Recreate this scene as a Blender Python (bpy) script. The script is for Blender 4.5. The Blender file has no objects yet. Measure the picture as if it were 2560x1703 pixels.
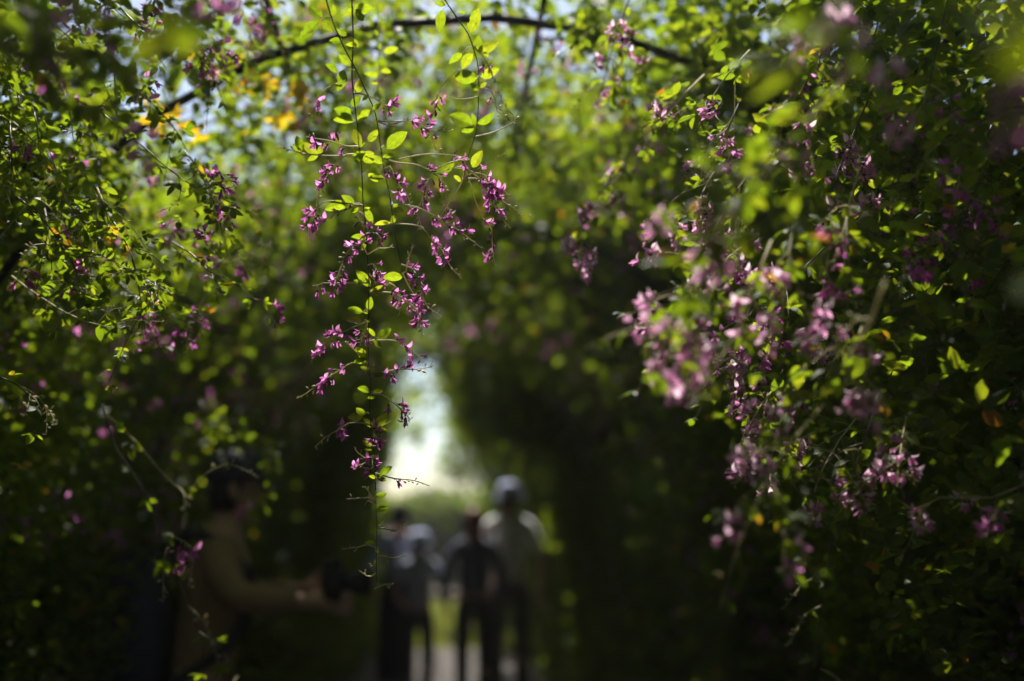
import bpy, bmesh, math, random
import numpy as np
from mathutils import Vector, Matrix, noise as mnoise

random.seed(7)
rng = np.random.default_rng(11)
C = bpy.context.scene.collection
R = math.radians
scene = bpy.context.scene

# ------------------------------------------------------------------ camera
FOC, CX, CY = 2489.0, 1280.0, 851.5          # 35 mm lens on a 2560 px wide frame
cam_d = bpy.data.cameras.new('camera')
cam = bpy.data.objects.new('camera', cam_d)
C.objects.link(cam)
cam_d.lens = 35
cam_d.sensor_width = 36
cam_d.clip_start = 0.02
cam_d.clip_end = 2000
cam.location = (0, 0, 1.5)
cam.rotation_euler = (R(90 + 9.85), 0, R(-4.1))
cam_d.dof.use_dof = True
cam_d.dof.focus_distance = 1.42
cam_d.dof.aperture_fstop = 1.3
scene.camera = cam
CAMM = Matrix.LocRotScale(cam.location, cam.rotation_euler.to_quaternion(), None)
CAMR = CAMM.to_3x3()


def P(px, py, d):
    """point seen at pixel (px, py) of the photograph at depth d in front of the camera"""
    return CAMM @ Vector(((px - CX) / FOC * d, -(py - CY) / FOC * d, -d))


# ------------------------------------------------------------------ sky, sun, exposure
SUN_EL, SUN_AZ = 59.0, -9.0                  # azimuth from +Y towards +X
TOSUN = Vector((math.sin(R(SUN_AZ)) * math.cos(R(SUN_EL)), math.cos(R(SUN_AZ)) * math.cos(R(SUN_EL)), math.sin(R(SUN_EL))))
w = bpy.data.worlds.new('World')
scene.world = w
w.use_nodes = True
nt = w.node_tree
sky = nt.nodes.new('ShaderNodeTexSky')
sky.sky_type = 'NISHITA'
sky.sun_disc = False
sky.sun_elevation = R(SUN_EL)
sky.sun_rotation = R(SUN_AZ)
sky.air_density = 1.0
sky.dust_density = 1.1
nt.links.new(sky.outputs[0], nt.nodes['Background'].inputs[0])
nt.nodes['Background'].inputs[1].default_value = 0.08
sl = bpy.data.lights.new('sun', 'SUN')
sl.energy = 5.0
sl.angle = R(0.5)
sl.color = (1, 0.95, 0.86)
so = bpy.data.objects.new('sun', sl)
C.objects.link(so)
so.rotation_euler = (-TOSUN).to_track_quat('-Z', 'Y').to_euler()
so.location = TOSUN * 30
scene.view_settings.view_transform = 'Standard'
scene.view_settings.look = 'None'
scene.view_settings.gamma = 1
scene.view_settings.use_curve_mapping = False
scene.view_settings.exposure = 1.1
scene.render.engine = 'CYCLES'
cy = scene.cycles
cy.use_denoising = True
cy.max_bounces = 8
cy.transmission_bounces = 6
cy.diffuse_bounces = 4
cy.glossy_bounces = 2
cy.transparent_max_bounces = 4
cy.caustics_reflective = False
cy.caustics_refractive = False
cy.sample_clamp_indirect = 4


# ------------------------------------------------------------------ materials
def mat(name):
    m = bpy.data.materials.new(name)
    m.use_nodes = True
    m.node_tree.nodes.clear()
    return m, m.node_tree.nodes, m.node_tree.links


def ramp(n, stops):
    r = n.new('ShaderNodeValToRGB')
    cr = r.color_ramp
    while len(cr.elements) < len(stops):
        cr.elements.new(0.5)
    for e, (p, c) in zip(cr.elements, stops):
        e.position = p
        e.color = (*c, 1)
    return r


def rand_node(n, l):
    oi = n.new('ShaderNodeObjectInfo')
    ge = n.new('ShaderNodeNewGeometry')
    a = n.new('ShaderNodeMath'); a.operation = 'ADD'
    f = n.new('ShaderNodeMath'); f.operation = 'FRACT'
    l.new(oi.outputs['Random'], a.inputs[0])
    l.new(ge.outputs['Random Per Island'], a.inputs[1])
    l.new(a.outputs[0], f.inputs[0])
    return f


def thin_mat(name, refl, trans, rough=0.55, tmix=0.5, veins=False, spec=0.2):
    """thin plant tissue: reflecting + translucent; refl / trans are ramps over a per-piece random value"""
    m, n, l = mat(name)
    rnd = rand_node(n, l)
    r1 = ramp(n, refl); l.new(rnd.outputs[0], r1.inputs[0])
    r2 = ramp(n, trans); l.new(rnd.outputs[0], r2.inputs[0])
    p = n.new('ShaderNodeBsdfPrincipled')
    p.inputs['Roughness'].default_value = rough
    p.inputs['Specular IOR Level'].default_value = spec
    t = n.new('ShaderNodeBsdfTranslucent')
    c1, c2 = r1.outputs[0], r2.outputs[0]
    tc = n.new('ShaderNodeTexCoord')
    nz = n.new('ShaderNodeTexNoise'); nz.inputs['Scale'].default_value = 5.0 if veins else 60.0
    nz.inputs['Detail'].default_value = 3
    l.new(tc.outputs['Object'], nz.inputs['Vector'])
    vr = ramp(n, [(0.3, (0.72, 0.72, 0.72)), (0.62, (1.1, 1.1, 1.1))])
    l.new(nz.outputs['Fac'], vr.inputs[0])
    outs = []
    fac = vr.outputs[0]
    if veins:
        sx = n.new('ShaderNodeSeparateXYZ'); l.new(tc.outputs['Object'], sx.inputs[0])
        ab = n.new('ShaderNodeMath'); ab.operation = 'ABSOLUTE'; l.new(sx.outputs['Y'], ab.inputs[0])
        mr = ramp(n, [(0.0, (1.25, 1.25, 1.2)), (0.03, (1, 1, 1))]); l.new(ab.outputs[0], mr.inputs[0])
        # side veins run forward from the midrib
        sb = n.new('ShaderNodeMath'); sb.operation = 'SUBTRACT'
        l.new(sx.outputs['X'], sb.inputs[0]); l.new(ab.outputs[0], sb.inputs[1])
        ml = n.new('ShaderNodeMath'); ml.operation = 'MULTIPLY'; ml.inputs[1].default_value = 62
        l.new(sb.outputs[0], ml.inputs[0])
        sn = n.new('ShaderNodeMath'); sn.operation = 'SINE'; l.new(ml.outputs[0], sn.inputs[0])
        sr = ramp(n, [(0.0, (0.93, 0.93, 0.93)), (1.0, (1.08, 1.08, 1.05))]); l.new(sn.outputs[0], sr.inputs[0])
        for x in (mr, sr):
            mm = n.new('ShaderNodeMix'); mm.data_type = 'RGBA'; mm.blend_type = 'MULTIPLY'
            mm.inputs['Factor'].default_value = 1
            l.new(fac, mm.inputs['A']); l.new(x.outputs[0], mm.inputs['B'])
            fac = mm.outputs['Result']
    for c in (c1, c2):
        mm = n.new('ShaderNodeMix'); mm.data_type = 'RGBA'; mm.blend_type = 'MULTIPLY'
        mm.inputs['Factor'].default_value = 1
        l.new(c, mm.inputs['A']); l.new(fac, mm.inputs['B'])
        outs.append(mm.outputs['Result'])
    l.new(outs[0], p.inputs['Base Color'])
    l.new(outs[1], t.inputs['Color'])
    mx = n.new('ShaderNodeMixShader'); mx.inputs[0].default_value = tmix
    l.new(p.outputs[0], mx.inputs[1]); l.new(t.outputs[0], mx.inputs[2])
    o = n.new('ShaderNodeOutputMaterial'); l.new(mx.outputs[0], o.inputs[0])
    return m


def solid_mat(name, c, rough=0.6, var=0.25, scale=30, spec=0.4, metallic=0.0, bump=0.0):
    m, n, l = mat(name)
    p = n.new('ShaderNodeBsdfPrincipled')
    p.inputs['Roughness'].default_value = rough
    p.inputs['Specular IOR Level'].default_value = spec
    p.inputs['Metallic'].default_value = metallic
    tc = n.new('ShaderNodeTexCoord')
    nz = n.new('ShaderNodeTexNoise'); nz.inputs['Scale'].default_value = scale; nz.inputs['Detail'].default_value = 5
    l.new(tc.outputs['Object'], nz.inputs['Vector'])
    r = ramp(n, [(0.3, tuple(x * (1 - var) for x in c)), (0.7, tuple(min(1, x * (1 + var)) for x in c))])
    l.new(nz.outputs['Fac'], r.inputs[0]); l.new(r.outputs[0], p.inputs['Base Color'])
    if bump:
        b = n.new('ShaderNodeBump'); b.inputs['Strength'].default_value = bump; b.inputs['Distance'].default_value = 0.01
        l.new(nz.outputs['Fac'], b.inputs['Height']); l.new(b.outputs[0], p.inputs['Normal'])
    o = n.new('ShaderNodeOutputMaterial'); l.new(p.outputs[0], o.inputs[0])
    return m


LEAF_R = [(0.0, (0.028, 0.055, 0.012)), (0.5, (0.045, 0.085, 0.016)), (0.980, (0.065, 0.10, 0.018)), (0.988, (0.25, 0.15, 0.015)), (1.0, (0.22, 0.09, 0.012))]
LEAF_T = [(0.0, (0.19, 0.29, 0.008)), (0.5, (0.28, 0.40, 0.010)), (0.980, (0.42, 0.47, 0.014)), (0.988, (0.75, 0.45, 0.02)), (1.0, (0.6, 0.25, 0.02))]
M_LEAF = thin_mat('leaf_tissue', LEAF_R, LEAF_T)
M_FINE = thin_mat('leaf_tissue_veined', LEAF_R[:3] + [(1.0, (0.065, 0.10, 0.018))], [(0.0, (0.27, 0.40, 0.010)), (0.5, (0.38, 0.50, 0.012)), (1.0, (0.50, 0.56, 0.02))], veins=True)
M_TREE = thin_mat('tree_leaf_tissue', LEAF_R[:3], LEAF_T[:2], tmix=0.4)
M_BAN = thin_mat('petal_magenta', [(0, (0.60, 0.14, 0.44)), (1, (0.76, 0.34, 0.64))], [(0, (0.86, 0.22, 0.64)), (1, (0.95, 0.44, 0.82))], rough=0.6, tmix=0.6, spec=0.2)
M_WING = thin_mat('petal_purple', [(0, (0.24, 0.05, 0.22)), (1, (0.56, 0.14, 0.46))], [(0, (0.46, 0.09, 0.42)), (1, (0.86, 0.22, 0.66))], rough=0.6, spec=0.2)
M_KEEL = thin_mat('petal_pale', [(0, (0.50, 0.20, 0.42)), (1, (0.62, 0.32, 0.54))], [(0, (0.6, 0.2, 0.46)), (1, (0.7, 0.35, 0.6))], rough=0.6, tmix=0.6, spec=0.2)
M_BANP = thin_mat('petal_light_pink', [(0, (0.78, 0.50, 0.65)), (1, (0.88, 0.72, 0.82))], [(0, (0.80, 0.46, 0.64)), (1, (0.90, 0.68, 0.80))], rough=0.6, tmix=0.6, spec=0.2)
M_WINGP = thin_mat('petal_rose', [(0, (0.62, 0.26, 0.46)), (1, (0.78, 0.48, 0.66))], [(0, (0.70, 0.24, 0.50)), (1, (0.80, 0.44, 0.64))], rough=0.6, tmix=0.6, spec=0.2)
M_CAL = solid_mat('calyx', (0.085, 0.035, 0.045), 0.7)
M_BUD = thin_mat('bud_tissue', [(0, (0.46, 0.46, 0.28)), (1, (0.52, 0.42, 0.30))], [(0, (0.62, 0.62, 0.32)), (1, (0.66, 0.54, 0.36))], tmix=0.4)
M_STEM = solid_mat('dark_stem', (0.06, 0.04, 0.035), 0.55, spec=0.4, scale=80)
M_TWIG = thin_mat('green_twig', [(0, (0.44, 0.40, 0.22)), (1, (0.52, 0.45, 0.28))], [(0, (0.6, 0.56, 0.28)), (1, (0.68, 0.6, 0.34))], tmix=.4)
M_CANE = solid_mat('dry_cane', (0.15, 0.115, 0.07), 0.7, scale=40)
M_PIPE = solid_mat('black_pipe', (0.012, 0.013, 0.016), 0.6, spec=0.25, scale=15)
M_BARK = solid_mat('bark', (0.10, 0.075, 0.05), 0.9, scale=12, bump=0.6)


# ------------------------------------------------------------------ helpers
def link(name, me, parent=None, mtx=None):
    o = bpy.data.objects.new(name, me)
    C.objects.link(o)
    if parent is not None:
        o.parent = parent
    if mtx is not None:
        o.matrix_basis = mtx
    return o


def tag(o, label=None, cat=None, group=None, kind=None):
    for k, v in (('label', label), ('category', cat), ('group', group), ('kind', kind)):
        if v:
            o[k] = v
    return o


def thing(name, label, cat, loc, group=None, kind=None):
    o = link(name, None, None, Matrix.Translation(loc))
    o.empty_display_size = 0.05
    return tag(o, label, cat, group, kind)


def mesh(name, v, f, mats, mi=None, smooth=True):
    me = bpy.data.meshes.new(name)
    me.from_pydata([tuple(x) for x in v], [], f)
    for m in (mats if isinstance(mats, (list, tuple)) else [mats]):
        me.materials.append(m)
    if mi is not None:
        me.polygons.foreach_set('material_index', mi)
    if smooth:
        me.polygons.foreach_set('use_smooth', [True] * len(me.polygons))
    me.update()
    return me


class MB:
    """collects pieces into one mesh"""

    def __init__(s):
        s.v, s.f, s.mi = [], [], []

    def add(s, v, f, mi=0, M=None):
        b = len(s.v)
        s.v += [(M @ Vector(x)) if M is not None else Vector(x) for x in v]
        s.f += [tuple(i + b for i in q) for q in f]
        s.mi += [mi] * len(f) if isinstance(mi, int) else mi

    def tube(s, pts, r0, r1=None, n=5, mi=0, cap=True):
        pts = [Vector(p) for p in pts]
        r1 = r0 if r1 is None else r1
        v, f = [], []
        up = Vector((0.3, 0.2, 1)).normalized()
        for i, p in enumerate(pts):
            t = (pts[min(i + 1, len(pts) - 1)] - pts[max(i - 1, 0)]).normalized()
            a = t.cross(up)
            if a.length < 0.05:
                a = t.cross(Vector((1, 0.3, 0)))
            a.normalize()
            b = t.cross(a)
            r = r0 + (r1 - r0) * i / max(1, len(pts) - 1)
            for k in range(n):
                q = 2 * math.pi * k / n
                v.append(p + a * (math.cos(q) * r) + b * (math.sin(q) * r))
        for i in range(len(pts) - 1):
            for k in range(n):
                f.append((i * n + k, i * n + (k + 1) % n, (i + 1) * n + (k + 1) % n, (i + 1) * n + k))
        if cap:
            f.append(tuple(range(n - 1, -1, -1)))
            f.append(tuple((len(pts) - 1) * n + k for k in range(n)))
        s.add(v, f, mi)

    def blob(s, c, ax, L, r, mi=0, n=5, m=4):
        ax = Vector(ax).normalized()
        q = ax.to_track_quat('X', 'Z')
        v, f = [], []
        for i in range(m + 1):
            u = i / m
            rr = r * math.sin(math.pi * min(max(u, 0.02), 0.98)) ** 0.7
            for k in range(n):
                a = 2 * math.pi * k / n
                v.append(Vector(c) + q @ Vector((u * L, rr * math.cos(a), rr * math.sin(a))))
        for i in range(m):
            for k in range(n):
                f.append((i * n + k, i * n + (k + 1) % n, (i + 1) * n + (k + 1) % n, (i + 1) * n + k))
        s.add(v, f, mi)

    def lathe(s, prof, n=16, mi=0, M=None):
        v, f = [], []
        for r, z in prof:
            for k in range(n):
                a = 2 * math.pi * k / n
                v.append((r * math.cos(a), r * math.sin(a), z))
        for i in range(len(prof) - 1):
            for k in range(n):
                f.append((i * n + k, i * n + (k + 1) % n, (i + 1) * n + (k + 1) % n, (i + 1) * n + k))
        s.add(v, f, mi, M)

    def mesh(s, name, mats):
        return mesh(name, s.v, s.f, mats, s.mi)


def spline(pts, step):
    """Catmull-Rom through the points, resampled about every step"""
    pts = [Vector(p) for p in pts]
    if len(pts) == 2:
        pts = [pts[0], (pts[0] + pts[1]) / 2, pts[1]]
    out = []
    for i in range(len(pts) - 1):
        p0, p1, p2, p3 = pts[max(i - 1, 0)], pts[i], pts[i + 1], pts[min(i + 2, len(pts) - 1)]
        k = max(1, int((p2 - p1).length / step))
        for j in range(k):
            t = j / k
            out.append(0.5 * ((2 * p1) + (p2 - p0) * t + (2 * p0 - 5 * p1 + 4 * p2 - p3) * t * t + (3 * p1 - p0 - 3 * p2 + p3) * t ** 3))
    out.append(pts[-1])
    return out


def along(poly, t):
    d = [(poly[i + 1] - poly[i]).length for i in range(len(poly) - 1)]
    s = t * sum(d)
    for i, x in enumerate(d):
        if s <= x or i == len(d) - 1:
            k = s / max(x, 1e-9)
            return poly[i].lerp(poly[i + 1], min(k, 1)), (poly[i + 1] - poly[i]).normalized()
        s -= x


def frame(o, x, z):
    x = Vector(x).normalized()
    z = Vector(z)
    z = z - x * z.dot(x)
    if z.length < 1e-4:
        z = Vector((0.2, 0.5, 0.3)) - x * x.dot(Vector((0.2, 0.5, 0.3)))
    z.normalize()
    y = z.cross(x)
    return Matrix(((x.x, y.x, z.x, o[0]), (x.y, y.y, z.y, o[1]), (x.z, y.z, z.z, o[2]), (0, 0, 0, 1)))


def rv(s=1.0):
    return Vector((random.gauss(0, s), random.gauss(0, s), random.gauss(0, s)))


# ------------------------------------------------------------------ plant prototypes
def leaflet_geo(W=0.5, fold=0.25, bend=-0.12, nx=7, ny=4, tip=1.0, bites=(), wav=0.0, twist=0.0):
    """unit-long oval leaflet along +X, upper side +Z"""
    v, f = [], []
    for i in range(nx + 1):
        u = i / nx
        hw = 0.5 * W * (math.sin(math.pi * u ** (0.92 * tip)) ** 0.72 if 0 < u < 1 else 0.012)
        for j in range(ny + 1):
            s = -1 + 2 * j / ny
            y = s * hw
            z = fold * abs(y) + bend * (u - 0.3) ** 2 + wav * math.sin(u * 11 + s * 2) * abs(s) + twist * s * u * hw
            v.append((u, y, z))
    for i in range(nx):
        for j in range(ny):
            c = ((i + .5) / nx, (-1 + 2 * (j + .5) / ny))
            if any((c[0] - b[0]) ** 2 + ((c[1] - b[1]) * 0.5) ** 2 < b[2] ** 2 for b in bites):
                continue
            a = i * (ny + 1) + j
            f.append((a, a + ny + 1, a + ny + 2, a + 1))
    return v, f


LEAFLETS = []
for k in range(9):
    g = leaflet_geo(W=random.uniform(0.44, 0.60), fold=random.uniform(0.05, 0.5), bend=random.uniform(-0.35, 0.1),
                    tip=random.uniform(0.85, 1.05), wav=random.uniform(0, 0.012), twist=random.uniform(-.4, .4), nx=8, ny=6)
    LEAFLETS.append(mesh('leaf', *g, M_FINE))
EATEN = []
for bites in (((0.45, 0.55, 0.05), (0.50, 0.45, 0.05), (0.56, 0.36, 0.045), (0.62, 0.30, 0.035), (0.7, -0.9, 0.10)),
              ((0.93, 0.9, 0.20), (0.82, 1.0, 0.12), (0.5, 1.0, 0.07)),
              ((0.5, -1.0, 0.10), (0.42, -0.9, 0.10), (0.6, -0.95, 0.09), (0.35, 0.35, 0.03), (0.39, 0.42, 0.03))):
    g = leaflet_geo(W=0.52, fold=0.2, bend=-0.15, nx=18, ny=12, bites=bites, wav=0.01)
    EATEN.append(mesh('leaf', *g, M_FINE))


def trifoliate():
    """compound leaf: petiole along +X, three leaflets at its end; unit = leaflet length"""
    b = MB()
    pl = random.uniform(0.35, 0.7)
    b.tube([(0, 0, 0), (pl * .5, 0, 0.03), (pl, 0, 0)], 0.017, 0.012, 3, mi=1, cap=False)
    for a, sc, off in ((0, 1.0, 0.12), (58, 0.84, 0), (-58, 0.84, 0)):
        g = leaflet_geo(W=random.uniform(0.46, 0.62), fold=random.uniform(0.05, 0.45), bend=random.uniform(-.4, .1), nx=5, ny=2, tip=random.uniform(.82, 1.02))
        a += random.uniform(-14, 14)
        M = Matrix.Translation((pl + off, 0, 0)) @ Matrix.Rotation(R(a), 4, 'Z') @ Matrix.Rotation(R(random.uniform(-15, 30)), 4, 'Y') @ Matrix.Rotation(R(random.uniform(-30, 30)), 4, 'X') @ Matrix.Scale(sc * random.uniform(.85, 1.1), 4)
        b.add(*g, 0, M)
    return b.mesh('leaf', [M_LEAF, M_TWIG])


TRIFOLS = [trifoliate() for _ in range(12)]


def petal(b, L, W, curl, mi, M, cup=0.0, nx=4, ny=2, tip=0.8):
    v, f = [], []
    for i in range(nx + 1):
        u = i / nx
        hw = .5 * W * (math.sin(math.pi * min(.985, u * .93 + .05) ** tip) ** 0.7)
        a = curl * u
        x = L * (math.sin(a) / curl if abs(curl) > .01 else u)
        z = L * ((1 - math.cos(a)) / curl if abs(curl) > .01 else 0)
        for j in range(ny + 1):
            s = -1 + 2 * j / ny
            v.append((x, s * hw, z + cup * hw * s * s))
    for i in range(nx):
        for j in range(ny):
            a = i * (ny + 1) + j
            f.append((a, a + ny + 1, a + ny + 2, a + 1))
    b.add(v, f, mi, M)


def flower_geo(b, op=1.0, S=0.0125, mo=0):
    """pea flower: pedicel from the origin along +X, calyx, reflexed banner, two wings, keel"""
    ped = 0.45 * S
    b.tube([(0, 0, 0), (ped, 0, 0)], S * .035, S * .04, 4, mi=4, cap=False)
    b.blob((ped * .9, 0, 0), (1, 0, 0), S * .34, S * .13, mi=3)
    o = Matrix.Translation((ped + S * .15, 0, 0))
    Ry = lambda a: Matrix.Rotation(R(a), 4, 'Y')
    Rx = lambda a: Matrix.Rotation(R(a), 4, 'X')
    Rz = lambda a: Matrix.Rotation(R(a), 4, 'Z')
    petal(b, S * 0.95, S * .46 * (0.45 + .55 * op), 0.4 + 1.1 * op, 0, o @ Ry(-10 - 24 * op), cup=-0.5, nx=5, tip=1.2)
    for s in (-1, 1):
        petal(b, S * .95, S * .27, 0.35, 1, o @ Rz(s * (8 + 20 * op)) @ Ry(4 + 8 * op) @ Rx(s * 60), cup=.5, tip=1.3)
    petal(b, S * .84, S * .24, 0.45, 2, o @ Ry(12 + 6 * op) @ Rx(180), cup=.9, tip=1.3)
    petal(b, S * .84, S * .24, -0.45, 2, o @ Ry(10 + 6 * op), cup=.9, tip=1.3)


def bud_geo(b, S=0.008):
    b.tube([(0, 0, 0), (S * .5, 0, 0)], S * .05, S * .06, 4, mi=4, cap=False)
    b.blob((S * .45, 0, 0), (1, 0, 0), S * .4, S * .14, mi=3)
    b.blob((S * .7, 0, 0), (1, 0, 0), S * .8, S * .15, mi=1)


FM = [M_BAN, M_WING, M_KEEL, M_CAL, M_TWIG]
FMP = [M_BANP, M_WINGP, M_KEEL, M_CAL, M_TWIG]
FLOWERS, FLOWERSP = [], []
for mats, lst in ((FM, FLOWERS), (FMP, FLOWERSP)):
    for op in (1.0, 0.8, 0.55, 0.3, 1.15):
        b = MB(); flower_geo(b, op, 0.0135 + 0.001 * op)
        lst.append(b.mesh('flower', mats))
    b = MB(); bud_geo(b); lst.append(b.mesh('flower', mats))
DARKF = []
b = MB(); bud_geo(b, 0.010)
DARKF.append(b.mesh('flower', [M_WING, M_CAL, M_WING, M_CAL, M_TWIG]))
b = MB(); flower_geo(b, 0.15, 0.012)
DARKF.append(b.mesh('flower', [M_WING, M_WING, M_CAL, M_CAL, M_TWIG]))


def raceme_parts(poly, t0, t1, nf, buds=True, r=0.0011, dense=1.0):
    """a flower stalk with small buds and dry bracts towards its tip -> (MB, [(matrix)] of flowers)"""
    b = MB()
    b.tube(poly, r, r * .38, 4, mi=0, cap=False)
    L = sum((poly[i + 1] - poly[i]).length for i in range(len(poly) - 1))
    if buds:
        nb = int(max(3, L * (1 - t1) / 0.006))
        for i in range(nb):
            t = t1 + (1 - t1) * (i + .5) / nb
            p, d = along(poly, t)
            side = (rv() - d * 0.1).normalized()
            ax = (d * 0.9 + side).normalized()
            s = random.uniform(.0045, .0080) * (1.15 - .5 * (t - t1) / max(1 - t1, .01))
            b.tube([p, p + ax * s * .6], .00035, .0003, 3, mi=0, cap=False)
            b.blob(p + ax * s * .5, ax + Vector((0, 0, .3)), s * .9, s * .2, mi=1, n=4, m=3)
        for i in range(int(L * t0 / .02)):
            p, d = along(poly, t0 * random.random())
            ax = (d * .6 + rv()).normalized()
            b.blob(p, ax, .004, .0009, mi=1, n=4, m=3)
    fl = []
    for i in range(nf):
        t = t0 + (t1 - t0) * (i + random.uniform(.2, .8)) / nf
        p, d = along(poly, t)
        side = rv(); side = (side - d * side.dot(d)).normalized()
        ax = (side * 1.0 + d * .45 + Vector((0, 0, -.45))).normalized()
        fl.append((frame(p, ax, Vector((0, 0, 1)) + rv(.35)), random.uniform(.85, 1.2)))
    return b, fl


class RacemeProto:
    def __init__(s, L, nf, pale, t0=.3, t1=.75, droop=.35):
        poly = spline([Vector((0, 0, 0)), Vector((L * .35, 0, L * .08)), Vector((L * .72, random.uniform(-.05, .05) * L, -L * .02)), Vector((L, random.uniform(-.12, .12) * L, -L * droop))], L / 8)
        b, fl = raceme_parts(poly, t0, t1, nf, r=.0007)
        s.stalk = b.mesh('flower_raceme', [M_TWIG, M_BUD])
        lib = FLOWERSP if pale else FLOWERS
        s.fl = []
        jb = MB()
        jb.add([tuple(x) for x in b.v], b.f, [4 if q == 0 else 5 for q in b.mi])
        for M, sc in fl:
            me = random.choice(lib[:5]) if random.random() < .8 else lib[5]
            s.fl.append((me, M @ Matrix.Scale(sc, 4)))
            jb.add([v.co for v in me.vertices], [tuple(p.vertices) for p in me.polygons], [p.material_index for p in me.polygons], M @ Matrix.Scale(sc, 4))
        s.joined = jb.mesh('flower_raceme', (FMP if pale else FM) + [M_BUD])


RACE = [RacemeProto(random.uniform(.045, .09), random.randint(5, 9), False, random.uniform(.2, .4), random.uniform(.65, .85), random.uniform(.1, .6)) for _ in range(8)]
RACEP = [RacemeProto(random.uniform(.032, .055), random.randint(5, 8), True, random.uniform(.2, .35), random.uniform(.8, .95), random.uniform(.1, .6)) for _ in range(7)]
BARE = [RacemeProto(random.uniform(.05, .09), 0, False, .1, .3, random.uniform(-.1, .5)) for _ in range(4)]


WALLS = {}
ORD = ('first', 'second', 'third', 'fourth', 'fifth', 'sixth', 'seventh', 'eighth', 'ninth', 'tenth', 'eleventh', 'twelfth', 'thirteenth', 'fourteenth', 'fifteenth', 'sixteenth')


def note(where, o, x, y, flowers, x0, x1, y0, y1):
    """remember where a shoot of a tangle hangs, to word its label once all are placed"""
    cx_ = min(2, max(0, int(3 * (x - x0) / (x1 - x0)))); cy_ = min(3, max(0, int(4 * (y - y0) / (y1 - y0))))
    WALLS.setdefault((where, cx_, cy_, bool(flowers)), []).append((x, o))


def word_labels():
    for (where, cx_, cy_, fl_), lst in WALLS.items():
        lst.sort(key=lambda q: q[0])
        hgt = ('topmost', 'upper', 'middle', 'lower')[cy_]; sd = ('left', 'central', 'right')[cx_]
        for i, (x, o) in enumerate(lst):
            t = '%s shoot at the %s %s of the %s' % ('flowering' if fl_ else 'flowerless leafy', hgt, sd, where)
            if len(lst) > 1:
                t += ', %s from left' % ORD[i]
            o['label'] = t


def spray(name, label, cat, pts, group=None, leaf=0.028, gap=0.03, nrac=5, pale=False, detail=False, r=0.0014, bare=0.3,
          leaf_from=0.05, rac_from=0.25, branchlets=0, dark_stem=True, leaf_p=1.0):
    """a leafy flowering shoot along a 3-D path"""
    poly = spline(pts, 0.03)
    base = poly[0].copy()
    root = thing(name, label, cat, base, group)
    loc = [p - base for p in poly]
    b = MB()
    b.tube(loc, r, r * .4, 5)
    L = sum((loc[i + 1] - loc[i]).length for i in range(len(loc) - 1))
    axes = [(loc, 1.0)]
    for i in range(branchlets):
        t = random.uniform(.15, .85)
        p, d = along(loc, t)
        side = rv(); side = (side - d * side.dot(d)).normalized()
        ln = random.uniform(.05, .11)
        q = [p, p + (d * .6 + side * .8) * ln * .5, p + (d * .7 + side * .9) * ln + Vector((0, 0, -.25 * ln))]
        q = spline(q, .025)
        b.tube(q, r * .55, r * .3, 4)
        axes.append((q, .85))
    link('stem', b.mesh('stem', [M_STEM if dark_stem else M_TWIG]), root)
    for ax, sc in axes:
        La = sum((ax[i + 1] - ax[i]).length for i in range(len(ax) - 1))
        n = max(2, int(La / gap))
        phase = random.uniform(0, 6.28)
        for i in range(n):
            t = leaf_from + (1 - leaf_from) * (i + random.uniform(.2, .8)) / n
            if random.random() > leaf_p:
                continue
            p, d = along(ax, min(t, 1))
            u = d.orthogonal().normalized()
            ang = phase + i * 2.4 + random.uniform(-.4, .4)
            side = (u * math.cos(ang) + d.cross(u) * math.sin(ang)).normalized()
            x = (side * .9 + d * .45 + Vector((0, 0, -.05)) + rv(.12)).normalized()
            M = frame(p, x, Vector((0, 0, 1)) + rv(.45)) @ Matrix.Scale(leaf * sc * random.uniform(.65, 1.2), 4)
            link('leaf', random.choice(TRIFOLS), root, M)
    for i in range(nrac):
        ax = random.choice(axes)[0] if random.random() < .4 else loc
        t = random.uniform(rac_from, 1)
        p, d = along(ax, t)
        u = rv(); side = (u - d * u.dot(d)).normalized()
        x = (side * .8 + d * .8 + Vector((0, 0, .05))).normalized()
        lib = BARE if random.random() < bare else (RACEP if pale else RACE)
        rp = random.choice(lib)
        M = frame(p, x, Vector((0, 0, 1)) + rv(.2)) @ Matrix.Scale(random.uniform(.85, 1.2), 4)
        if detail and rp.fl:
            o = link('flower_raceme', rp.stalk, root, M)
            for me, fm in rp.fl:
                link('flower', me, o, fm)
        else:
            link('flower_raceme', rp.joined if rp.fl else rp.stalk, root, M)
    return root


#@@STRUCTURE
# ------------------------------------------------------------------ ground
M_SOIL = solid_mat('soil', (0.085, 0.065, 0.05), 0.95, scale=4, bump=0.5)
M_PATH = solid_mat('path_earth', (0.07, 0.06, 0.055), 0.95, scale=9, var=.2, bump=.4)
M_GRASS = thin_mat('grass_blades', [(0, (0.07, 0.10, 0.02)), (1, (0.12, 0.13, 0.03))], [(0, (0.25, 0.34, 0.03)), (1, (0.4, 0.42, 0.05))], tmix=.45)


def sheet(name, x0, x1, y0, y1, z, m, nx=1, ny=1, rough=0.0):
    v = [(x0 + (x1 - x0) * i / nx, y0 + (y1 - y0) * j / ny, z + (rough * mnoise.noise(Vector((i * .7, j * .7, 3))) if rough else 0)) for j in range(ny + 1) for i in range(nx + 1)]
    f = [(j * (nx + 1) + i, j * (nx + 1) + i + 1, (j + 1) * (nx + 1) + i + 1, (j + 1) * (nx + 1) + i) for j in range(ny) for i in range(nx)]
    return tag(link(name, mesh(name, v, f, m)), kind='structure')


tag(sheet('ground', -600, 600, -600, 900, 0.0, M_SOIL), 'dark bare soil under the bush clover tunnel')
tag(sheet('path', -.55, .75, -6, 11.6, 0.02, M_PATH, 8, 60, .012), 'grey brown earth path running through the tunnel')

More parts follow.
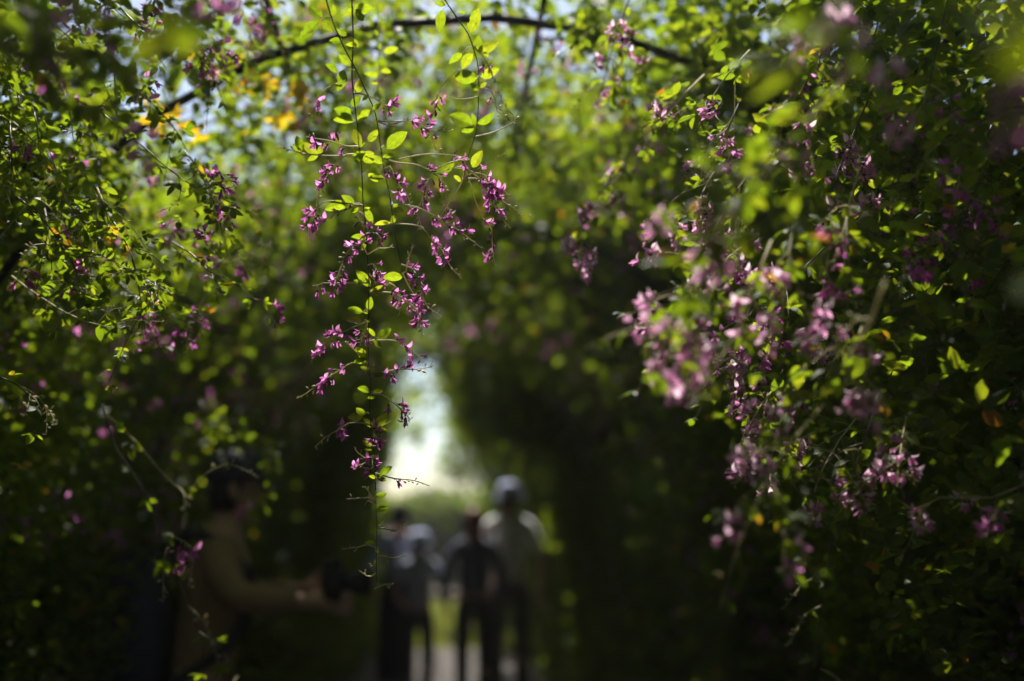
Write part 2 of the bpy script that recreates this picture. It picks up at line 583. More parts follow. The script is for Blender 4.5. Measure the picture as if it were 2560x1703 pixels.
# ------------------------------------------------------------------ tunnel frame
TX, TA, TZ, TH = 0.10, 1.06, 1.50, 1.02       # centre x, half width, spring height, rise


def section(s):
    """s in 0..1 from left foot over the crown to the right foot -> (x, z, nx, nz), arrays"""
    s = np.asarray(s, float)
    q1, q2 = 0.33, 0.67
    th = np.pi * (1 - np.clip((s - q1) / (q2 - q1), 0, 1))
    x = TA * np.cos(th); z = TZ + TH * np.sin(th)
    z = np.where(s < q1, TZ * s / q1, np.where(s > q2, TZ * (1 - s) / (1 - q2), z))
    nx = np.cos(th) / TA; nz = np.sin(th) / TH
    n = np.hypot(nx, nz)
    return TX + x, z, nx / n, nz / n


tf = thing('tunnel_frame', 'dark pipe arches and rails carrying the flowering tunnel', 'arch frame', (TX, 2, 0))
for k, y in enumerate((0.5, 1.93, 3.4, 4.9, 6.4, 7.9, 9.4, 10.9, 12.4)):
    x, z, _, _ = section(np.linspace(0, 1, 41))
    b = MB()
    b.tube([Vector((a - TX, y - 2 + (.0), c)) for a, c in zip(x, z)], .0095, .0095, 8)
    link('hoop', b.mesh('hoop', [M_PIPE]), tf)
for s in (0.40, 0.455, 0.51, 0.58, 0.63, 0.29, 0.71, .2, .8):
    x, z, nx_, nz_ = [float(q) for q in section(s)]
    b = MB()
    o = .022
    b.tube([Vector((x + nx_ * o - TX, y - 2, z + nz_ * o + .006 * math.sin(y * 2))) for y in np.linspace(-.6, 12.6, 45)], .0065, .0065, 7)
    link('rail', b.mesh('rail', [M_PIPE]), tf)

#@@FOLIAGE
# ------------------------------------------------------------------ foliage masses
GRID = rng.random((24, 24, 24))


def vnoise(p, f):
    q = (np.asarray(p) * f) % 24
    i = np.floor(q).astype(int); t = q - i
    t = t * t * (3 - 2 * t)
    i0 = i % 24; i1 = (i + 1) % 24
    r = 0
    for a in (0, 1):
        for b_ in (0, 1):
            for c in (0, 1):
                wgt = (t[:, 0] if a else 1 - t[:, 0]) * (t[:, 1] if b_ else 1 - t[:, 1]) * (t[:, 2] if c else 1 - t[:, 2])
                r = r + wgt * GRID[(i1 if a else i0)[:, 0], (i1 if b_ else i0)[:, 1], (i1 if c else i0)[:, 2]]
    return r


def norm(a):
    return a / np.maximum(np.linalg.norm(a, axis=1, keepdims=True), 1e-9)


def np_mesh(name, V, F4, m):
    me = bpy.data.meshes.new(name)
    me.vertices.add(len(V)); me.vertices.foreach_set('co', V.astype(np.float32).ravel())
    nf = len(F4)
    me.loops.add(nf * 4); me.loops.foreach_set('vertex_index', F4.astype(np.int32).ravel())
    me.polygons.add(nf); me.polygons.foreach_set('loop_start', np.arange(0, nf * 4, 4, dtype=np.int32))
    me.materials.append(m)
    me.update(calc_edges=True)
    return me


def leaf_geo(pos, x, z, L, Wd):
    """oval two-quad leaflets folded along the midrib"""
    x = norm(x); z = norm(z - x * np.sum(z * x, 1, keepdims=True)); y = np.cross(z, x)
    L = L[:, None]; hw = Wd[:, None] * .5
    fold = rng.uniform(0, .35, (len(pos), 1)) * hw
    tipz = -rng.uniform(-.05, .2, (len(pos), 1)) * L
    v = np.stack([pos,
                  pos + x * L * .28 + y * hw * .92 + z * fold,
                  pos + x * L * .68 + y * hw * .88 + z * (fold + tipz * .4),
                  pos + x * L + z * tipz,
                  pos + x * L * .68 - y * hw * .88 + z * (fold + tipz * .4),
                  pos + x * L * .28 - y * hw * .92 + z * fold], 1).reshape(-1, 3)
    k = np.arange(len(pos))[:, None] * 6
    f = np.concatenate([k + np.array([[0, 3, 2, 1]]), k + np.array([[0, 5, 4, 3]])], 1).reshape(-1, 4)
    return v, f


def trifol_cloud(name, pos, size, m=M_LEAF, up=0.9, out=None):
    n = len(pos)
    z = norm(np.array([[0, 0, up]]) + rng.normal(0, .6, (n, 3)))
    x = rng.normal(0, 1, (n, 3)) + np.array([[0, 0, -.25]])
    if out is not None:
        x = x + out * .8
    x = norm(x - z * np.sum(x * z, 1, keepdims=True))
    y = np.cross(z, x)
    Vs, Fs, off = [], [], 0
    for a in (0, 1.0, -1.0):
        aa = a + rng.uniform(-.25, .25, (n, 1))
        d = x * np.cos(aa) + y * np.sin(aa)
        v, f = leaf_geo(pos + d * .15 * size[:, None], d + rng.normal(0, .12, (n, 3)), z + rng.normal(0, .35, (n, 3)),
                        size * (1 if a == 0 else .85) * rng.uniform(.8, 1.15, n), size * rng.uniform(.46, .62, n))
        Vs.append(v); Fs.append(f + off); off += len(v)
    return np_mesh(name, np.concatenate(Vs), np.concatenate(Fs), m)


# sun lanes: gaps in the roof through which the hanging shoots are lit
LANES = []


def lane(px, py, d, rad, keep):
    LANES.append((np.array(P(px, py, d)), rad, keep))


for y in range(-40, 1010, 60):
    lane(895 + y * .03, y, 1.4, .08, .02)
for x, y in ((1000, 420), (1090, 480), (1180, 60), (1190, 250), (1180, 430), (1230, 460), (1060, 640), (1000, 300), (830, 120), (790, 500), (800, 900)):
    lane(x, y, 1.4, .07, .05)
for x, y, d in ((1690, 246, 1.9), (1572, 389, 1.9), (1490, 512, 1.9), (1450, 620, 1.9), (1560, 120, 1.9), (2040, 270, .85), (1960, 370, .85), (1880, 480, .85), (1800, 620, .85), (1730, 714, .85),
                (1860, 770, 1.08), (1800, 900, 1.05), (1740, 990, 1.0), (1740, 790, 1.02), (1700, 850, 1.0), (1660, 920, .95), (1900, 750, 1.35), (2000, 120, .68), (1960, 60, .68), (1850, 1130, 1.2), (1960, 1130, 1.05), (1890, 1290, 1.0)):
    lane(x, y, d, .10, .08)
for x, y, d in ((310, 328, 1.6), (430, 430, 1.6), (560, 500, 1.6), (230, 570, 1.7), (300, 825, 1.5), (150, 774, 1.5), (420, 793, 1.7), (500, 580, 1.8), (260, 400, 1.8), (380, 560, 1.8), (200, 660, 1.7)):
    lane(x, y, d, .08, .3)
RIGHT_BAND = []
_r = random.Random(5)
for _i in range(21):
    _t = _r.random()
    _y = 60 + 1000 * _t
    _x = 1500 + (260 if _t < .3 else 190 + 420 * max(0, _t - .40)) + _r.uniform(0, 380)
    RIGHT_BAND.append((_x, _y, _r.uniform(1.05, 1.6), _r.uniform(-130, -20), _r.uniform(110, 230)))
    lane(_x + RIGHT_BAND[-1][3] * .6, _y + RIGHT_BAND[-1][4] * .6, RIGHT_BAND[-1][2], .075, .08)

for x, y, d in ((1230, 1330, 8.1), (1310, 1330, 8.1), (1270, 1260, 8.1), (1062, 1350, 8.0)):
    lane(x, y, d, .38, .04)
lane(740, 1365, 3.2, .10, .3)


def carve(pos):
    S = np.array(TOSUN)
    keep = np.ones(len(pos))
    for c, rad, k in LANES:
        d = pos - c
        t = d @ S
        q = np.linalg.norm(d - t[:, None] * S, axis=1)
        keep = np.where((t > .03) & (q < rad), np.minimum(keep, k), keep)
    return rng.random(len(pos)) < keep


def seen_clear(pos):
    """the walking space: nothing of the mass stands near the lens or inside the passage"""
    cl = np.array(CAMM.translation)
    fw = np.array(CAMR @ Vector((0, 0, -1)))
    d = pos - cl
    dep = d @ fw
    rx = np.array(CAMR.col[0]); uy = np.array(CAMR.col[1])
    px = CX + FOC * (d @ rx) / np.maximum(dep, .01)
    return (dep > 1.25) | (dep < -.15) | (px < -260) | (px > 2900)



def in_lane(p, slack=1.0):
    S = TOSUN
    for c, rad, k in LANES:
        d = p - Vector(c)
        t = d.dot(S)
        if t > .05 and (d - S * t).length < rad * slack:
            return True
    return False


def shell(n, s0, s1, y0, y1, o0, o1, f, thr, size, far=True):
    s = rng.uniform(s0, s1, n)
    y = rng.uniform(y0, y1, n)
    x, z, nx, nz = section(s)
    off = o0 + (o1 - o0) * rng.random(n)
    pos = np.stack([x + nx * off, y, z + nz * off], 1)
    pos[:, 2] = np.maximum(pos[:, 2], .03)
    k = (vnoise(pos, f) * .65 + vnoise(pos + 7.7, f * 2.7) * .35) > thr
    k &= seen_clear(pos) & carve(pos)
    ox = ((pos[:, 0] > -.12) & (pos[:, 0] < .26)) | ((pos[:, 0] > -.62) & (pos[:, 0] < -.42)) | ((pos[:, 0] > -.90) & (pos[:, 0] < -.78))
    k &= ~(ox & (off < .05) & (pos[:, 2] > 1.6) & (y > 1.1) & (y < 1.96) & (rng.random(n) < .85))
    sl_, sr_ = TX - .51 - .036 * (y - 7), TX - .15 + .058 * (y - 7)
    k &= ~((y > 6.2) & (pos[:, 2] > 2.0) & (pos[:, 0] > sl_ + .2 * (vnoise(pos, 3.0) - .5)) & (pos[:, 0] < sr_ + .2 * (vnoise(pos + 4, 3.0) - .5)) & (rng.random(n) < np.where(y < 8.2, .60, .88)))
    pos = pos[k]
    out = np.stack([nx, np.zeros(n), nz], 1)[k]
    sz = size * rng.uniform(.7, 1.25, len(pos))
    return pos, sz, -out * .5


def mass(name, label, parts, m=M_LEAF, cat='foliage'):
    pos = np.concatenate([p[0] for p in parts]); sz = np.concatenate([p[1] for p in parts]); out = np.concatenate([p[2] for p in parts])
    return tag(link(name, trifol_cloud(name, pos, sz, m, out=out)), label, cat, kind='stuff')


mass('bush_clover_foliage', 'dense bush clover leaves of the left tunnel wall', [
    shell(44000, 0, .36, -.5, 3.2, -.08, .50, 2.8, .36, .0255),
    shell(24000, 0, .36, 3.2, 9.0, -.16, .6, 2.0, .33, .050),
    shell(9000, 0, .36, 9.0, 13.0, -.2, .6, 1.8, .30, .075),
    shell(5000, 0, .36, -4, -.5, 0, .5, 2.0, .2, .065)])
mass('bush_clover_foliage', 'dark bush clover leaves of the right tunnel wall', [
    shell(46000, .62, 1, -.5, 3.2, -.10, .60, 2.8, .33, .027),
    shell(28000, .62, 1, 3.2, 9.0, -.16, .6, 2.0, .30, .050),
    shell(9000, .62, 1, 9.0, 13.0, -.2, .6, 1.8, .30, .075),
    shell(5000, .62, 1, -4, -.5, 0, .5, 2.0, .2, .065)])
mass('bush_clover_foliage', 'sunlit bush clover leaves roofing the tunnel', [
    shell(28000, .33, .66, .3, 3.6, -.06, .32, 2.8, .42, .027),
    shell(11000, .34, .64, 3.4, 7.0, -.14, .4, 2.0, .40, .048),
    shell(7000, .34, .47, 7.0, 12.6, -.14, .4, 1.8, .34, .070),
    shell(7000, .51, .66, 7.0, 12.6, -.14, .4, 1.8, .34, .070),
    shell(1500, .44, .53, 7.0, 12.6, -.10, .4, 1.8, .45, .070),
    shell(4000, .34, .64, -4, .3, 0, .35, 2.0, .25, .065)])

mass('bush_clover_foliage', 'added outer leaf layer blocking light through the tunnel walls and roof', [  # oversized outer leaves, added to keep sun and sky out of the tunnel
    shell(22000, 0, .32, -.5, 13.0, .35, .85, 1.3, .20, .12),
    shell(26000, .66, 1, -.5, 13.0, .30, .9, 1.3, .18, .12),
    shell(4200, .36, .63, -4, .9, .12, .45, 1.3, .25, .09),
    shell(900, .36, .63, 2.2, 3.4, .20, .50, 1.6, .46, .07),
    shell(2800, .52, .68, .4, 2.4, .15, .45, 1.8, .34, .06),
    shell(2400, .54, .68, 2.4, 5.0, .15, .50, 1.8, .32, .07),
    shell(1800, .40, .54, .2, 1.5, .12, .45, 1.8, .34, .06),
    shell(4200, .24, .42, .2, 2.3, .10, .45, 1.8, .34, .06),
    shell(9000, .16, .40, .6, 6.0, .16, .60, 1.6, .24, .08),
    shell(2500, .58, .70, .4, 6.0, .25, .60, 1.6, .26, .08),
    shell(3500, .54, .70, 6.5, 12.6, .10, .5, 1.8, .25, .10),
    shell(3500, .30, .44, 6.5, 12.6, .10, .5, 1.8, .25, .10),
    shell(6500, .36, .63, 3.3, 7.2, .15, .6, 1.3, .36, .09),
    shell(5000, .0, .36, -4, -.5, .2, .6, 1.3, .2, .10),
    shell(5000, .64, 1, -4, -.5, .2, .6, 1.3, .2, .10)])

# the far end: shoots hanging down inside the last arches leave only a narrow bright gap
n = 30000
pos = np.stack([rng.uniform(-1.0, 1.25, n), rng.uniform(6.4, 9.4, n), rng.uniform(1.2, 2.75, n)], 1)
h = np.clip((pos[:, 2] - 1.6) / .95, 0, 1)
mid = -.09 - .12 * h
half = .50 - .33 * h + .10 * (vnoise(pos, 4.0) - .5)
low = np.where(pos[:, 0] < mid, 1.2 + .5 * (vnoise(pos + 2, 3.) - .5), 1.95 + .5 * (vnoise(pos + 2, 3.) - .5))
low = np.where(np.abs(pos[:, 0] - .1) > .75, 1.2, low)
k = (np.abs(pos[:, 0] - mid) > half) & (pos[:, 2] > low) & carve(pos)
pos = pos[k]
mass('bush_clover_foliage', 'bush clover hanging inside the far arches round the bright gap', [(pos, .050 * rng.uniform(.7, 1.3, len(pos)), np.tile(np.array([[0, 0, -.4]]), (len(pos), 1)))])

# right side: foliage bulging in over the path
n = 20000
pos = np.stack([rng.uniform(.35, 1.2, n), rng.uniform(.9, 3.0, n), rng.uniform(.6, 2.5, n)], 1)
edge = .44 + .16 * np.abs(pos[:, 1] - 1.6) + .75 * np.clip(1.75 - pos[:, 2], 0, 1) + .25 * (vnoise(pos, 4.5) - .5)
k = (pos[:, 0] > edge) & (vnoise(pos + 3, 6.0) > .48) & (np.array([True] * n)) & carve(pos)
cl = np.array(CAMM.translation); fw = np.array(CAMR @ Vector((0, 0, -1)))
k &= ((pos - cl) @ fw) > 1.15
pos = pos[k]
mass('bush_clover_foliage', 'shaded bush clover leaves bulging from the right wall over the path', [(pos, .030 * rng.uniform(.7, 1.25, len(pos)), np.tile(np.array([[-.3, 0, 0]]), (len(pos), 1)))])

# leaf clumps twined in front of the pipe arch
n = 5200
s_ = rng.uniform(.28, .70, n)
x_, z_, nx_, nz_ = section(s_)
o_ = rng.uniform(-.07, .03, n)
pos = np.stack([x_ + nx_ * o_, 1.93 + rng.normal(-.05, .06, n), z_ + nz_ * o_ + rng.normal(0, .02, n)], 1)
open_ = ((x_ > -.10) & (x_ < .24)) | ((x_ > -.60) & (x_ < -.44)) | ((x_ > -.88) & (x_ < -.80))
k = (vnoise(pos, 8.0) > np.where(open_, .92, .44)) & (carve(pos) | (pos[:, 0] > .28) | (pos[:, 0] < -.62) | ((pos[:, 0] < -.12) & (pos[:, 0] > -.42) & (rng.random(n) < .4)))
pos = pos[k]
mass('bush_clover_foliage', 'leaf clumps twined round the nearest pipe arch', [(pos, .026 * rng.uniform(.7, 1.25, len(pos)), np.tile(np.array([[0, -.3, -.3]]), (len(pos), 1)))])

# a few autumn yellow leaves hanging in the roof left of the centre
M_YEL = thin_mat('yellow_leaf_tissue', [(0, (0.40, 0.28, 0.02)), (1, (0.36, 0.20, 0.015))], [(0, (0.90, 0.66, 0.02)), (1, (0.86, 0.50, 0.02))])
pts = []
for px, py, d, nn, sp in ((555, 185, 2.02, 9, .035), (600, 205, 2.05, 7, .03), (745, 200, 2.08, 6, .022), (745, 235, 2.08, 4, .02), (425, 320, 1.95, 6, .03), (460, 325, 1.95, 6, .025), (640, 240, 2.1, 4, .04), (720, 300, 2.2, 4, .03), (230, 590, 1.75, 4, .04), (110, 1170, 1.7, 2, .02)):
    for _ in range(nn):
        pts.append(np.array(P(px, py, d) + rv(sp)))
pos = np.array(pts)
mass('yellow_leaves', 'autumn yellow leaves caught in the roof left of the centre', [(pos, .027 * rng.uniform(.7, 1.2, len(pos)), np.zeros((len(pos), 3)))], M_YEL)

# canes and dry twigs running through the mass
b = MB()
for i in range(420):
    side = -1 if i % 2 else 1
    y = random.uniform(.9, 5)
    s = random.uniform(.12, .40)
    s = s if side < 0 else 1 - s
    pts = []
    off = random.uniform(-.10, .25); dy = random.uniform(-.5, .5); ds = random.uniform(.05, .16) * (1 if side < 0 else -1) * random.choice((1, 1, -.6))
    for t in (0, .33, .66, 1):
        x, z, nx_, nz_ = [float(q) for q in section(min(max(s + ds * t, 0), 1))]
        o = off + .10 * math.sin(t * 3) - .12 * t * t
        pts.append(Vector((x + nx_ * o, y + dy * t, z + nz_ * o - .05 * t * t)))
    if (pts[0] - CAMM.translation).length < 1.3 or (pts[-1] - CAMM.translation).length < 1.3:
        continue
    b.tube(spline(pts, .08), random.uniform(.0008, .002), .0006, 4, cap=False)
tag(link('bush_clover_canes', b.mesh('canes', [M_CANE])), 'thin dry canes woven through the tunnel walls', 'canes', kind='stuff')

# blossom in the mass
fl = MB()
lib = []
for me in FLOWERS[:3]:
    lib.append(([Vector(v.co) for v in me.vertices], [tuple(p.vertices) for p in me.polygons], [p.material_index for p in me.polygons]))
for s0, s1, y0, y1, nn in ((.31, .42, 1.4, 4.5, 130), (.58, .78, 1.6, 4.5, 130), (.38, .64, 1.9, 6.5, 190), (.2, .8, 4.5, 8, 110)):
    for i in range(nn):
        s = random.uniform(s0, s1); y = random.uniform(y0, y1); o = random.uniform(-.16, .03)
        x, z, nx_, nz_ = [float(q) for q in section(s)]
        c = Vector((x + nx_ * o, y, z + nz_ * o))
        for j in range(random.randint(3, 6)):
            g = random.choice(lib)
            sc = random.uniform(.9, 1.2) * (1 if y < 3 else 1.35)
            fl.add(g[0], g[1], g[2], frame(c + rv(.011 * sc), rv() + Vector((0, 0, -.4)), Vector((0, 0, 1))) @ Matrix.Scale(sc, 4))
tag(link('bush_clover_blossom', fl.mesh('blossom', FM)), 'scattered magenta blossom through the tunnel foliage', 'blossom', kind='stuff')

#@@BEYOND
# ------------------------------------------------------------------ beyond the exit
n = 40000
pos = np.stack([rng.uniform(-5, 5, n), rng.uniform(11.0, 17, n), np.full(n, .01)], 1)
pos = pos[(np.abs(pos[:, 0] - .1) > .6) | (pos[:, 1] > 11.4)]
z = norm(rng.normal(0, .5, (len(pos), 3)) + np.array([[0, -1, 0]]))
v, f = leaf_geo(pos, np.array([[0, 0, 1.0]]) + rng.normal(0, .3, (len(pos), 3)), z, rng.uniform(.05, .13, len(pos)), rng.uniform(.008, .014, len(pos)))
tag(link('grass', np_mesh('grass', v, f, M_GRASS)), 'sunlit grass beyond the tunnel exit', 'grass', kind='stuff')


def crown_cloud(c, rad, n, size):
    c = np.array(c); rad = np.array(rad)
    d = norm(rng.normal(0, 1, (n, 3))) * rng.random((n, 1)) ** .4
    p = c + d * rad
    k = (vnoise(p, 1.1) * .6 + vnoise(p + 5, 3.1) * .4) > .40
    p = p[k & (p[:, 2] > .05)]
    return p, size * rng.uniform(.7, 1.3, len(p)), np.zeros((len(p), 3))


def tree(label, x, y, h, blobs, n, size, name='garden_tree', trunk=True, group=None):
    root = thing(name, label, 'tree' if trunk else 'shrub', (x, y, 0), group)
    parts = [crown_cloud((bx, by, bz), (rx, ry, rz), n, size) for bx, by, bz, rx, ry, rz in blobs]
    p = np.concatenate([q[0] for q in parts]); s = np.concatenate([q[1] for q in parts]); o = np.concatenate([q[2] for q in parts])
    link('crown', trifol_cloud('crown', p, s, M_TREE, out=o), root)
    b = MB()
    b.tube(spline([(0, 0, -.05), (.05, .03, h * .35), (-.04, 0, h * .7), (.02, 0, h * .9)], .3), .03 * h if trunk else .02, .01, 8)
    for bx, by, bz, rx, ry, rz in blobs:
        b.tube(spline([(0, 0, h * .3), (bx * .5, by * .5, bz * .75), (bx * .9, by * .9, bz * 1.02)], .25), .012 * h, .006, 6)
    link('trunk', b.mesh('trunk', [M_BARK]), root)
    return root


tree('dark leafy tree right of the bright gap beyond the exit', 2.3, 16, 7, [(-.3, 0, 2.3, 1.4, 1.2, 1.9), (.9, 0, 3.0, 1.9, 1.5, 2.6), (-.7, .4, 5.4, 1.3, 1.5, 1.6), (1.4, .3, 5.4, 1.9, 1.6, 2.0)], 3600, .15)
tree('dark leafy tree left of the bright gap beyond the exit', -3.1, 16.5, 7, [(.6, 0, 2.2, 1.7, 1.2, 2.0), (-1.0, 0, 3.0, 1.8, 1.5, 2.6), (.9, .3, 5.2, 1.3, 1.4, 1.8), (-1.2, 0, 5.4, 1.9, 1.5, 2.0)], 3600, .15)
tree('shrub left of the tunnel exit', -1.3, 13.6, 1.9, [(.1, 0, .9, .55, .8, 1.1), (-.5, .2, 1.2, .7, .8, 1.2)], 2500, .08, 'garden_shrub', False)
tree('shrub right of the tunnel exit', 1.75, 13.6, 1.9, [(-.25, 0, .95, .7, .8, 1.2), (.5, .2, 1.2, .7, .8, 1.2)], 2800, .08, 'garden_shrub', False)
tree('tall tree arching high over the far exit', 1.4, 16.5, 9, [(-.6, 0, 6.6, 1.6, 1.4, 1.2), (.9, 0, 7.4, 1.7, 1.4, 1.6), (2.2, 0, 6.4, 1.4, 1.4, 1.6)], 1500, .13)
tree('low shrub closing the far end of the path', -.3, 19.5, 1.9, [(-1.2, 0, .9, 1.1, .8, 1.05), (.1, 0, .95, 1.0, .8, 1.05), (1.4, 0, .9, 1.1, .8, 1.05)], 3500, .11, 'garden_shrub', False)
tree('tall dark tree standing behind the low shrub', 1.9, 23, 9, [(0, 0, 2.5, 2.0, 1.6, 2.4), (.6, 0, 5.5, 2.0, 2, 2.6), (1.8, 0, 3.5, 2.0, 1.6, 2.6)], 3000, .18)
tree('tall dark tree at the far left behind the other trees', -3.8, 23, 9, [(0, 0, 2.5, 2.2, 1.6, 2.4), (-.6, 0, 5.5, 2.4, 2, 2.6), (-1.8, 0, 3.5, 2.0, 1.6, 2.6)], 3000, .18)
for i, (x, y) in enumerate(((3.3, 2.0), (3.6, 5.5), (3.2, 9.5))):  # added trees that cut the sky light coming through the right wall
    tree('added tree outside the right tunnel wall to darken it, ' + ('nearest', 'middle', 'farthest')[i] + ' of three', x, y, 4.2, [(0, 0, 1.6, 1.1, 1.4, 1.6), (.3, .4, 3.0, 1.2, 1.4, 1.2)], 1500, .10, group='shade trees added outside the right wall')
tree('added tree outside the left tunnel wall to darken it', -3.4, 7.5, 3.4, [(0, 0, 1.3, 1.1, 2.0, 1.4), (-.2, .3, 2.4, 1.0, 1.4, 1.0)], 1500, .10)  # added outside the left wall to keep it dark

#@@HAZE
# ------------------------------------------------------------------ faint air in the tunnel and garden
M_HAZE = bpy.data.materials.new('haze'); M_HAZE.use_nodes = True
_n = M_HAZE.node_tree.nodes; _n.clear()
_v = _n.new('ShaderNodeVolumePrincipled'); _v.inputs['Color'].default_value = (.9, .9, .88, 1); _v.inputs['Density'].default_value = .0027
_v.inputs['Anisotropy'].default_value = .5
_o = _n.new('ShaderNodeOutputMaterial'); M_HAZE.node_tree.links.new(_v.outputs[0], _o.inputs['Volume'])
b = MB()
v = [(x, y, z) for z in (-1, 12) for y in (-8, 32) for x in (-14, 14)]
b.add(v, [(0, 2, 3, 1), (4, 5, 7, 6), (0, 1, 5, 4), (2, 6, 7, 3), (0, 4, 6, 2), (1, 3, 7, 5)])
tag(link('haze', b.mesh('haze', [M_HAZE])), 'faint pale air through the tunnel and garden', kind='stuff')
#@@PEOPLE
# ------------------------------------------------------------------ visitors
M_SKIN = solid_mat('skin', (0.42, 0.24, 0.17), 0.55, var=.08)
M_HAIR = solid_mat('black_hair', (0.018, 0.014, 0.012), 0.45, var=.3, scale=60)
M_REDHAIR = solid_mat('red_brown_hair', (0.20, 0.055, 0.035), 0.5, var=.3, scale=60)
M_WHITE = solid_mat('white_cotton', (0.80, 0.81, 0.84), 0.85, var=.06)
M_CAP = solid_mat('pale_blue_cotton', (0.44, 0.48, 0.72), 0.85, var=.08)
M_NAVY = solid_mat('navy_cloth', (0.07, 0.08, 0.12), 0.85, var=.15)
M_BLUE = solid_mat('grey_blue_cloth', (0.32, 0.35, 0.46), 0.85, var=.15)
M_DCAP = solid_mat('dark_grey_cloth', (0.035, 0.038, 0.055), 0.85, var=.15)
M_BLACK = solid_mat('black_cloth', (0.022, 0.023, 0.032), 0.85, var=.15)
M_TAN = solid_mat('tan_cloth', (0.23, 0.15, 0.075), 0.9, var=.12)
M_GREYT = solid_mat('grey_trousers', (0.07, 0.065, 0.06), 0.9, var=.15)
M_CAMERA = solid_mat('camera_body', (0.012, 0.012, 0.014), 0.6, var=.2, spec=.25)
M_EYE = solid_mat('eye', (0.03, 0.02, 0.015), 0.2, var=.1)


def skin(name, m, chains, parent, levels=1):
    """grow one continuous surface round chains of (point, rx[, ry]); a chain may start on an earlier point by index"""
    me = bpy.data.meshes.new(name + '_skeleton')
    V, E, Rr = [], [], []
    for ch in chains:
        prev = None
        for it in ch:
            if isinstance(it, int):
                prev = it
                continue
            p, r = it[0], it[1]
            V.append(tuple(p)); Rr.append((r, it[2] if len(it) > 2 else r))
            if prev is not None:
                E.append((prev, len(V) - 1))
            prev = len(V) - 1
    me.from_pydata(V, E, [])
    tmp = bpy.data.objects.new(name + '_skeleton', me)
    C.objects.link(tmp)
    tmp.modifiers.new('skin', 'SKIN').use_smooth_shade = True
    for d, r in zip(me.skin_vertices[0].data, Rr):
        d.radius = r
        d.use_root = False
    me.skin_vertices[0].data[0].use_root = True
    s = tmp.modifiers.new('sub', 'SUBSURF'); s.levels = levels; s.render_levels = levels
    dg = bpy.context.evaluated_depsgraph_get()
    out = bpy.data.meshes.new_from_object(tmp.evaluated_get(dg))
    out.name = name
    bpy.data.objects.remove(tmp); bpy.data.meshes.remove(me)
    out.materials.clear(); out.materials.append(m)
    out.polygons.foreach_set('use_smooth', [True] * len(out.polygons))
    return link(name, out, parent)


def V3(*a): return Vector(a)


def hand_chains(w_, fwd, up, idx, s=1.0, curl=.5):
    """palm and five bent fingers growing from the wrist point w_ (vertex idx)"""
    side = fwd.cross(up).normalized()
    out = []
    return out, side


